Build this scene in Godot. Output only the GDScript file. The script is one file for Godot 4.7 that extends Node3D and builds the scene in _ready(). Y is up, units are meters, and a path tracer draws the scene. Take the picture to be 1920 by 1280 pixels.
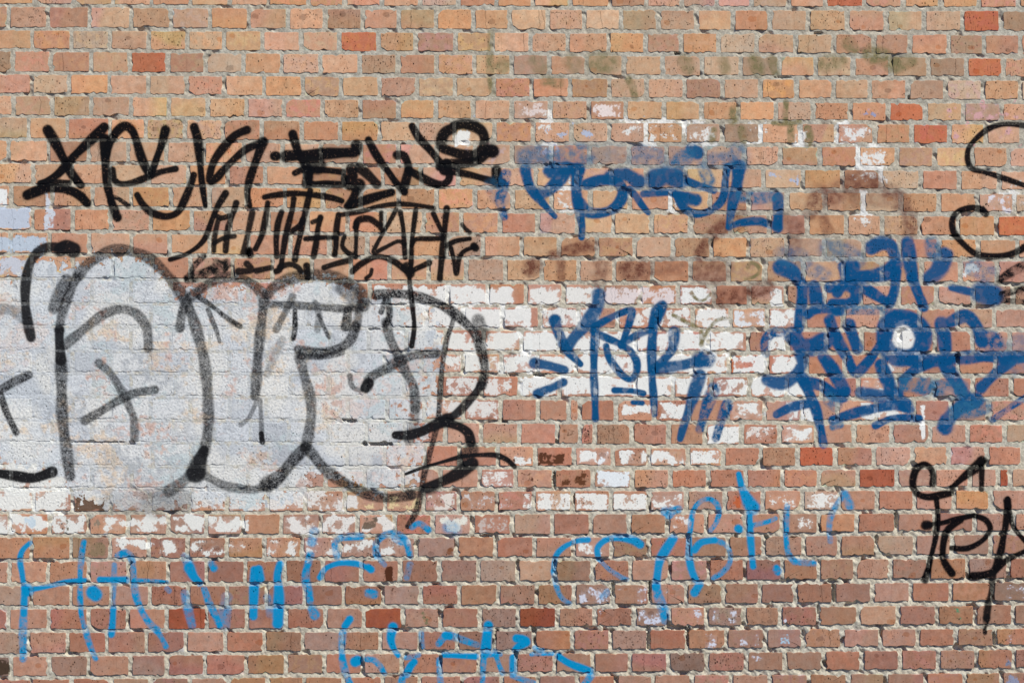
extends Node3D

# A weathered brick wall with layers of graffiti. One photo-sized canvas unit ("px") is 1.8 mm on the wall.
const S := 0.0018            # metres per canvas unit
const YC := 1.75             # height of the canvas centre
const OX := 64               # canvas margin round the framed part of the wall
const OY := 43
const CW := 2048
const CH := 1366
const GW := 1024             # mortar / paint-film grid, two units a cell
const GH := 683

const PAL := {
	"o": [202, 152, 112], "y": [199, 162, 127], "p": [200, 157, 128], "r": [187, 137, 109], "c": [188, 113, 82],
	"m": [183, 149, 124], "d": [171, 130, 105], "g": [182, 151, 121], "h": [154, 129, 107], "t": [199, 170, 140], "n": [183, 142, 109],
}
const MID := 230.0           # grain texture value that leaves a colour as it is
const GAIN := 1.266          # and its inverse in linear light
# height of each bed joint under a course, at x = 240, 720, 1200, 1680
const BEDS := [
	[-32, -29, -28, -27], [11, 14, 15, 16], [55, 57, 59, 61], [95, 99, 101, 104], [138, 141, 144, 146], [179, 184, 186, 189], [220, 225, 227, 229],
	[263, 267, 270, 272], [306, 310, 312, 315], [347, 350, 354, 358], [390, 394, 397, 400], [435, 439, 441, 444], [478, 482, 485, 486],
	[524, 528, 531, 532], [570, 572, 574, 575], [613, 615, 618, 618], [658, 660, 661, 662], [700, 701, 703, 704], [744, 745, 747, 747],
	[788, 789, 792, 792], [830, 832, 836, 834], [874, 876, 877, 876], [917, 917, 917, 916], [961, 961, 960, 959], [1004, 1004, 1004, 1000],
	[1049, 1047, 1047, 1044], [1095, 1094, 1092, 1089], [1138, 1137, 1136, 1132], [1182, 1181, 1177, 1175], [1226, 1222, 1221, 1216],
	[1269, 1265, 1263, 1259], [1312, 1308, 1306, 1302],
]
# per course: head joints, and the tone of each brick between them
const COURSES := [
	["opyprppoopptropodpmpgpcpoorodr", "64 137 211 283 356 430 502 578 646 716 787 860 930 1000 1070 1144 1212 1279 1344 1410 1479 1549 1621 1694 1765 1837 1910"],
	["rddynmorpdrnooyptgmyryymymcho", "15 89 167 245 320 393 466 539 609 680 748 817 887 956 1027 1096 1164 1235 1306 1375 1444 1516 1589 1662 1734 1805 1877"],
	["yrtyotyppcndypppomotyyrdrhdr", "59 133 205 278 350 420 491 564 636 709 779 854 924 994 1065 1141 1211 1277 1348 1419 1492 1564 1640 1707 1780 1846 1914"],
	["hrrmcrtnppmroymmgymthpyrghcp", "23 95 170 242 314 385 456 528 600 674 746 819 889 959 1030 1100 1170 1243 1317 1389 1462 1530 1600 1671 1742 1813 1883"],
	["rtopprpomydtgrrnypdmooyrmtnt", "58 129 204 277 349 420 495 567 639 712 782 853 926 997 1069 1142 1213 1284 1355 1426 1494 1564 1631 1703 1774 1845 1914"],
	["pggmpyyprynoypppryyooprrcymp", "24 97 170 244 316 389 462 532 604 675 747 817 887 959 1032 1104 1174 1245 1316 1385 1455 1525 1595 1666 1736 1807 1879"],
	["gyrogpdnroyptrpmpomhpypocppp", "53 125 205 272 346 418 490 565 638 711 782 852 926 1000 1072 1142 1211 1283 1354 1427 1501 1569 1641 1711 1781 1849 1917"],
	["opdmmpoppdrpmmmompppprronypp", "15 90 165 239 311 382 456 529 602 676 747 819 891 960 1034 1105 1180 1250 1322 1396 1464 1537 1610 1682 1754 1824 1892"],
	["pnpyporpdrdpmpyppdyptodtrpp", "61 134 205 279 352 426 497 571 645 717 789 859 930 1004 1081 1147 1212 1285 1359 1432 1506 1580 1652 1727 1800 1874"],
	["pdnpopmrodnnopypyrydmydtnopt", "20 97 173 245 319 392 462 533 605 676 747 819 890 962 1034 1107 1181 1257 1332 1404 1476 1547 1619 1690 1761 1834 1903"],
	["prrponpdooyrrrpyypndrnpmroc", "60 135 207 282 359 431 502 576 651 721 794 865 937 1008 1083 1150 1222 1295 1370 1443 1514 1587 1655 1725 1797 1869"],
	["pprppoyrpmpnmpyndmnoymmoropp", "19 91 167 245 317 392 466 543 617 689 765 837 906 978 1048 1119 1190 1262 1334 1404 1475 1546 1620 1687 1761 1835 1909"],
	["pppprmrpprppmynmdrdmnmnrrpm", "59 136 211 285 356 436 510 584 657 730 803 874 947 1016 1085 1152 1223 1295 1366 1435 1507 1582 1654 1729 1801 1871"],
	["pppppppppprrprppnndrpnnprpmm", "26 100 172 245 319 392 465 546 619 693 767 840 915 986 1057 1129 1201 1272 1339 1405 1474 1546 1615 1686 1757 1826 1900"],
	["ppppppppppppprpprrpyprprrmp", "65 137 209 283 355 430 505 579 655 727 797 869 942 1013 1085 1158 1231 1300 1370 1439 1509 1582 1655 1725 1796 1865"],
	["pppppppppppprpppprppdrrrrrpp", "25 97 170 245 320 392 465 546 619 691 762 835 906 978 1048 1120 1191 1260 1328 1403 1477 1550 1616 1688 1754 1824 1894"],
	["pppppppppppppppppppcrrrprrr", "63 135 207 280 358 430 500 577 652 721 790 868 940 1008 1080 1150 1225 1298 1367 1438 1513 1585 1657 1727 1797 1867"],
	["pppppppppppprrpppppnpprprrrr", "25 97 175 246 328 395 468 545 615 685 757 827 902 975 1050 1117 1192 1262 1335 1405 1476 1541 1610 1681 1751 1825 1897"],
	["pppppppppppprrpprprnppppprnm", "63 135 207 282 356 430 499 578 652 726 795 869 939 1009 1066 1087 1155 1227 1293 1365 1434 1504 1571 1643 1714 1784 1855"],
	["pppppppppppppprnrnrnprppprprp", "25 97 172 247 325 400 470 541 615 686 759 835 902 974 1045 1087 1115 1185 1254 1322 1391 1462 1531 1602 1673 1745 1815 1885"],
	["ppppppppppprrprpnpprncrpyprr", "65 140 212 285 358 427 506 577 650 721 796 862 934 1003 1077 1149 1217 1290 1357 1427 1496 1567 1640 1711 1780 1851 1919"],
	["ppppppppppppprprnprrrrpcpppcyp", "20 98 172 246 321 390 465 537 610 684 755 826 899 967 1039 1111 1186 1257 1329 1399 1468 1536 1609 1682 1752 1820 1872 1896"],
	["ppdpppppppppnrpnppmrptprpop", "62 135 207 281 354 425 501 572 646 722 794 860 931 1001 1074 1146 1217 1287 1360 1431 1505 1575 1645 1716 1789 1859"],
	["popppmpnppprprprnnppnnorpdmp", "18 92 165 239 315 386 455 527 600 670 740 811 885 961 1036 1108 1180 1252 1324 1397 1467 1536 1607 1681 1754 1829 1901"],
	["oonprrnppppmorppnrnrppptpmn", "58 132 205 278 351 425 495 566 636 707 780 856 929 1002 1076 1147 1217 1291 1365 1432 1508 1575 1644 1716 1786 1859"],
	["ppnporrrddrdmttnrpprdnmpmnmn", "17 89 165 240 314 387 459 532 605 677 750 824 898 970 1040 1112 1183 1256 1329 1397 1468 1536 1604 1671 1742 1815 1892"],
	["tppprddrddmrnrrmnmnrdddprnh", "58 132 207 280 352 425 499 571 644 717 789 861 935 1006 1077 1149 1219 1287 1357 1426 1492 1564 1637 1709 1784 1862"],
	["rprrpcrrrpcmrmcnrmpmnrnyrnmm", "15 90 165 239 312 387 462 535 610 682 755 826 900 971 1045 1116 1189 1255 1325 1396 1464 1535 1610 1685 1758 1830 1901"],
	["tprmrprnmnprdmrrmrnmmnmprnr", "52 126 199 274 347 422 495 567 641 713 786 857 927 1001 1074 1145 1216 1289 1362 1436 1507 1580 1652 1722 1794 1867"],
	["hpmpmdrnnrprrmrnrrhrmmrrrmrr", "19 92 165 243 312 384 461 535 608 680 753 826 897 967 1040 1112 1182 1253 1326 1400 1472 1545 1617 1689 1761 1832 1902"],
	["rrrmnmnnnrnrrrdnnnmmnnmnrnm", "57 133 208 281 355 428 500 570 644 717 787 866 940 1009 1082 1156 1225 1298 1372 1444 1517 1591 1662 1736 1810 1879"],
]
# mortar fallen out: x y rx ry depth(mm)
const HOLES := [
	"658 789 11 4 26", "646 787 5 2 18", "715 832 22 4 30", "684 832 5 4 26", "1012 702 13 4 26", "961 703 9 3 20", "1797 672 5 9 26", "466 474 6 7 26", "122 431 9 3 14",
	"205 723 3 3 12", "246 831 6 4 16", "180 829 50 2 10", "150 1091 20 2 16", "370 1094 12 3 18", "1270 1178 24 4 26", "1562 1090 10 4 20", "1564 1112 4 18 26", "1219 1108 3 20 26", "1257 1112 3 14 18",
	"1292 1195 5 20 22", "1216 1200 4 20 22", "1215 1180 4 8 20", "1001 1180 5 10 26", "967 1228 4 8 24", "1866 1200 4 16 22", "1645 1012 4 10 18", "1681 975 4 16 20", "946 788 6 5 22", "884 978 5 10 16",
	"914 1005 14 3 20", "930 1010 4 10 18", "700 835 8 2 14", "1535 1145 3 12 16", "886 1012 4 8 10", "1040 900 4 14 22", "1044 828 6 4 20", "968 1196 3 12 18", "1330 975 3 12 18", "1078 937 3 10 16",
	"1290 1008 4 10 18", "1040 1058 3 8 20", "1150 1105 4 14 22", "1507 1190 4 8 18", "760 1092 20 2 10", "812 1220 6 2 14", "787 1215 4 8 16", "826 1222 8 3 16", "932 1190 4 12 18", "1505 995 12 2 16",
	"1012 1004 16 2 14", "975 995 4 5 16", "755 272 4 4 14", "1270 100 6 3 18", "1535 62 10 2 14", "1792 442 10 2 14", "1470 145 16 2 10", "1705 183 4 4 14", "710 415 3 3 12", "905 743 8 4 8",
	"430 1007 8 2 10", "945 226 6 2 12", "1470 1091 12 3 14", "1640 1175 10 2 10", "1552 1205 3 10 12", "745 570 12 3 14", "830 571 10 2 10", "700 617 12 2 12", "770 612 14 2 12", "1815 572 8 5 16", "1380 1012 3 14 18",
]
# peeling whitewash and other thin coats: r g b, cover, flake (noise scale), share on mortar, share on brick, x0 y0 x1 y1, fade
const COATS := [
	# efflorescence on the joints
	"226 222 214 0.86 2 1.00 .5 1000 195 1045 290 20", "226 222 214 0.97 2 1.00 .5 1160 215 1330 262 24", "226 222 214 1.00 2 1.00 .5 1195 250 1235 282 10", "226 222 214 0.92 2 1.00 .5 1280 225 1350 285 20", "228 225 218 0.97 2 1.00 .5 1400 225 1440 270 14",
	"228 225 218 1.00 2 1.00 .5 1480 240 1520 282 12", "228 225 218 1.00 2 1.00 .5 1560 220 1600 270 14", "228 225 218 1.00 2 1.00 .5 1595 265 1665 345 16", "228 226 220 1.00 2 1.00 .5 1612 355 1628 408 5", "226 222 214 0.97 2 1.00 .5 1610 315 1660 340 12", "226 222 214 0.84 2 1.00 .5 1595 400 1640 430 14",
	"226 222 214 0.84 2 1.00 .5 1040 315 1085 405 16", "226 222 214 0.84 2 1.00 .5 1245 345 1270 400 8", "220 216 208 0.70 2 1.00 .5 1870 330 1930 400 20", "222 216 220 0.77 3 0.40 .5 1850 365 1925 402 12", "200 204 214 0.60 3 0.20 .5 870 205 900 225 10",
	# washes on bricks
	"178 186 204 0.42 3 0.20 .9 1005 240 1150 262 14", "182 188 206 0.40 3 0.20 .8 1060 210 1090 235 10", "150 156 186 0.50 3 0.10 .9 1600 205 1650 222 8", "228 224 218 0.60 2 0.50 .8 1572 232 1640 265 10", "205 160 150 0.40 3 0.30 .8 1620 175 1640 250 12", "208 160 158 0.40 3 0.40 .8 1770 180 1920 275 30", "176 184 204 0.35 3 0.10 .8 1440 320 1500 350 10",
	"222 205 196 0.52 2 0.20 .8 965 188 1025 222 8", "232 216 208 0.64 2 0.20 .9 1106 190 1168 222 8", "196 166 156 0.40 3 0.20 .8 860 260 960 345 24", "176 170 188 0.40 3 0.20 .8 1000 270 1060 340 20",
	# pale blue and white paint at the outer end
	"188 196 208 0.95 3 0.50 1 -20 385 60 430 6", "186 197 208 0.95 3 0.50 1 -20 440 88 475 6", "196 198 205 0.70 3 0.40 1 -20 480 55 520 8", "205 208 214 0.80 3 0.60 1 80 358 104 432 6", "232 232 228 0.90 3 0.50 1 -20 352 14 388 4", "180 190 200 0.75 3 0.20 .9 66 484 106 520 8", "214 180 110 0.60 3 0.40 .8 104 505 125 520 6",
	"216 213 206 0.95 5 0.90 1 -20 522 125 700 14", "200 203 206 0.95 5 0.90 1 -20 640 118 800 20", "226 224 216 0.97 5 0.90 1 -20 790 125 930 20", "228 226 218 0.97 5 1.00 1 -20 905 130 962 12", "228 226 218 0.80 4 0.70 1 -20 955 90 1002 14", "226 224 216 0.62 3 0.50 1 90 960 165 1005 10", "226 224 216 0.60 3 0.50 1 190 960 320 1004 12",
	"226 224 216 0.58 3 0.50 1 320 960 470 1002 10", "196 208 214 0.60 3 0.40 1 40 960 66 995 6", "228 226 218 0.62 3 0.80 1 205 1000 290 1030 10", "226 224 216 0.50 3 0.30 1 290 1005 460 1044 10", "216 212 205 0.62 4 0.60 1 130 920 480 965 14", "222 216 208 0.66 4 0.50 1 460 920 680 962 12",
	"226 220 212 0.62 3 0.40 1 520 962 675 1003 8", "226 220 212 0.60 3 0.30 1 670 962 740 1003 8", "224 220 212 0.50 3 0.30 1 495 1006 700 1044 10", "224 220 212 0.56 3 0.30 1 705 1004 770 1044 8", "226 222 208 0.60 3 0.30 1 815 962 885 1002 10", "222 212 200 0.58 3 0.40 1 790 922 860 962 8", "222 196 150 0.50 4 0.50 .8 680 930 790 960 10",
	"196 180 170 0.50 2 0.20 .9 895 965 960 1002 6", "206 200 196 0.45 2 0.10 .9 860 925 960 958 6",
	# the big white patch in the middle
	"230 227 220 1.00 4 1.00 1 700 534 970 575 10", "230 227 220 1.00 4 1.00 1 780 572 1000 620 12", "228 225 216 0.85 3 0.75 1 780 615 1000 660 10", "228 225 216 0.79 3 0.55 1 830 660 1010 702 10", "222 216 208 0.65 2 0.50 1 835 704 960 745 8", "222 216 208 0.65 2 0.45 1 790 745 945 788 8",
	"228 224 216 0.83 3 0.55 1 985 535 1130 575 8", "222 208 204 0.75 2 0.55 .9 1120 535 1345 574 8", "230 228 222 0.98 3 0.75 1 1275 536 1340 570 6", "228 225 218 0.85 3 0.65 1 1010 575 1130 615 8", "228 224 216 0.68 3 0.65 1 1150 575 1300 615 8", "230 227 220 0.81 3 0.65 1 1300 575 1375 616 8", "220 220 220 0.71 3 0.55 1 1372 578 1440 614 8",
	"231 229 222 0.93 4 0.85 1 965 618 1180 660 10", "231 229 222 0.85 4 0.75 1 1170 618 1335 660 10", "232 230 223 1.00 4 0.55 1 1325 620 1396 656 5", "231 229 222 0.93 4 0.85 1 965 660 1180 702 10", "231 229 222 0.98 4 0.85 1 1170 660 1370 702 10", "231 229 222 0.75 4 0.45 1 1372 664 1440 700 5", "231 229 222 0.87 4 0.75 1 970 704 1065 744 8",
	"232 230 223 1.00 4 0.95 1 1050 704 1130 742 6", "231 229 222 1.00 4 0.85 1 1125 704 1270 742 6", "231 229 222 0.75 4 0.55 1 1262 704 1330 742 6", "231 229 222 0.83 4 0.45 1 1408 704 1510 742 6", "231 229 222 0.61 3 0.45 1 1330 706 1405 742 6", "231 229 222 0.88 3 0.45 1 1165 756 1225 778 7", "231 229 222 0.63 3 0.45 1 1235 752 1290 788 6",
	"231 229 222 0.55 3 0.45 1 1365 752 1440 788 6", "231 229 222 0.88 4 0.45 1 1326 797 1388 832 4", "226 216 206 0.46 2 0.45 1 1396 797 1462 832 4", "231 229 222 0.52 3 0.45 1 1466 798 1528 832 6", "231 229 222 0.70 3 0.22 1 1084 843 1120 868 5", "228 230 230 0.60 3 0.22 1 1120 843 1150 875 5", "231 229 222 0.50 3 0.22 1 1160 842 1290 874 6",
	"231 229 222 0.68 2 0.22 1 1290 842 1358 872 6", "231 229 222 0.40 3 0.22 1 960 842 1000 874 6", "226 230 230 0.72 2 0.22 1 1116 880 1184 916 5", "228 222 214 0.62 2 0.22 1 900 880 970 916 5", "231 228 220 0.62 2 0.22 1 976 922 1002 958 6", "231 228 220 0.72 2 0.22 1 1004 922 1072 958 5", "231 228 220 0.70 2 0.22 1 1078 922 1146 958 5",
	"231 228 220 0.82 2 0.22 1 1148 924 1216 958 4", "231 228 220 0.50 2 0.22 1 1218 924 1290 958 5", "228 224 218 0.40 2 0.22 .9 1250 962 1300 998 8", "231 228 220 0.60 2 0.22 .9 1508 922 1575 956 6", "231 228 220 0.40 2 0.22 .9 1440 922 1500 956 8", "231 228 220 0.42 2 0.22 .9 1490 964 1530 998 8", "231 228 220 0.42 2 0.22 .9 1080 1010 1140 1044 8",
	"231 229 222 0.85 4 0.75 1 1440 578 1500 612 8", "231 229 222 1.00 4 0.75 1 1440 622 1474 658 6", "231 229 222 0.93 4 0.55 1 1446 664 1500 702 6", "231 229 222 0.85 4 0.55 1 1444 706 1512 744 6", "231 229 222 0.73 3 0.55 1 1470 748 1502 790 6", "232 230 225 1.00 4 1.00 1 1500 752 1527 790 3", "231 229 222 0.63 3 0.55 1 1612 708 1665 745 6", "231 229 222 0.68 3 0.65 1 1610 748 1720 790 8",
	"231 229 222 0.60 2 0.22 1 1468 800 1530 830 8", "234 232 226 0.83 3 1.00 1 1724 758 1736 828 5", "231 229 222 0.75 3 0.85 1 1660 670 1698 702 8", "231 229 222 0.60 3 0.30 1 1805 490 1840 520 8", "231 229 222 0.83 3 0.65 1 1440 540 1470 575 6",
	"232 229 221 1.00 4 1 1 1668 594 1726 668 12", "232 229 221 .9 4 1 1 852 242 886 276 8",
	# milky drips low on the wall
	"206 206 216 0.50 2 0.22 .9 1084 1098 1148 1134 5", "206 206 216 0.42 2 0.22 .8 1150 1098 1175 1110 5", "206 206 216 0.55 2 0.30 .9 1190 1100 1216 1165 6", "204 208 222 0.55 2 0.20 .9 1205 1140 1260 1176 5", "206 206 216 0.42 2 0.22 .9 1240 1100 1290 1112 5", "206 206 216 0.46 2 0.22 .8 1300 1138 1322 1172 5", "206 206 216 0.50 2 0.22 .8 1335 1136 1352 1172 4",
	"206 206 216 0.50 2 0.22 .8 1365 1138 1384 1172 4", "210 210 220 0.55 2 0.22 .9 1318 1186 1348 1222 5", "206 206 216 0.55 2 0.22 .8 1386 1184 1404 1214 4", "206 206 216 0.55 2 0.22 .8 1412 1184 1426 1214 4", "206 206 216 0.50 2 0.22 .8 1400 1224 1440 1240 6", "206 206 216 0.44 2 0.22 .8 1120 1138 1132 1176 4", "168 196 214 0.60 2 0.10 .8 1462 1186 1482 1208 3",
	"206 206 216 0.50 2 0.22 .8 1880 1094 1930 1130 8", "206 206 216 0.46 2 0.22 .8 1884 1186 1900 1214 4", "206 206 216 0.46 2 0.22 .8 1860 962 1882 996 6", "228 222 214 0.50 2 0.22 .9 1110 1082 1172 1091 4", "206 206 216 0.40 2 0.22 .8 1464 1136 1476 1172 4", "120 126 146 0.60 3 0.20 .8 1884 1222 1900 1252 4", "140 144 166 0.55 3 0.20 .8 1880 1262 1912 1284 5",
	# light tints and stains
	"74 140 104 0.50 2 0.10 .8 1788 1138 1806 1164 5", "84 52 36 0.80 2 0.30 1 1006 848 1060 874 6", "84 52 36 0.60 2 0.40 1 960 858 966 876 4", "96 60 40 0.62 2 0.30 .9 1046 884 1105 916 8", "90 56 42 0.55 2 0.30 .9 972 880 1000 905 8", "120 72 44 0.50 2 0.20 .9 985 922 1000 945 6", "120 72 44 0.50 2 0.20 .9 1044 932 1066 950 6", "110 80 60 0.40 2 0.20 .8 1050 800 1090 835 8",
	"76 42 28 0.97 4 0.80 1 721 1060 737 1090 3", "80 48 32 0.60 3 0.50 1 730 1102 738 1128 4", "120 112 84 0.50 3 0.30 .8 788 1142 806 1174 6", "70 56 44 0.75 4 0.60 1 -10 1232 17 1266 4", "104 78 60 0.96 3 0.60 1 137 924 196 960 5", "142 126 108 0.50 4 0.60 .9 168 962 188 992 5", "140 118 92 0.60 4 0.50 .9 166 1016 200 1044 6", "110 100 84 0.50 4 0.50 .9 120 960 128 994 5", "110 92 76 0.70 4 0.30 1 676 966 708 992 5",
	"124 78 52 0.80 4 0.30 1 827 1026 852 1044 4", "190 98 60 0.50 3 0.10 .8 1366 924 1392 956 6",
]
const SILVER := [[-20, 545, 45, 505, 75, 476, 112, 500, 150, 492, 200, 476, 250, 478, 300, 504, 335, 548, 370, 548, 430, 522, 480, 542, 540, 524, 600, 518, 660, 532, 685, 562, 720, 554, 780, 560, 812, 600, 826, 660, 818, 720, 800, 780, 790, 850, 776, 905, 700, 922, 620, 896, 580, 880, 570, 930, 470, 942, 380, 936, 330, 946, 210, 946, 140, 935, 118, 900, 60, 870, -20, 860]]
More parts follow.
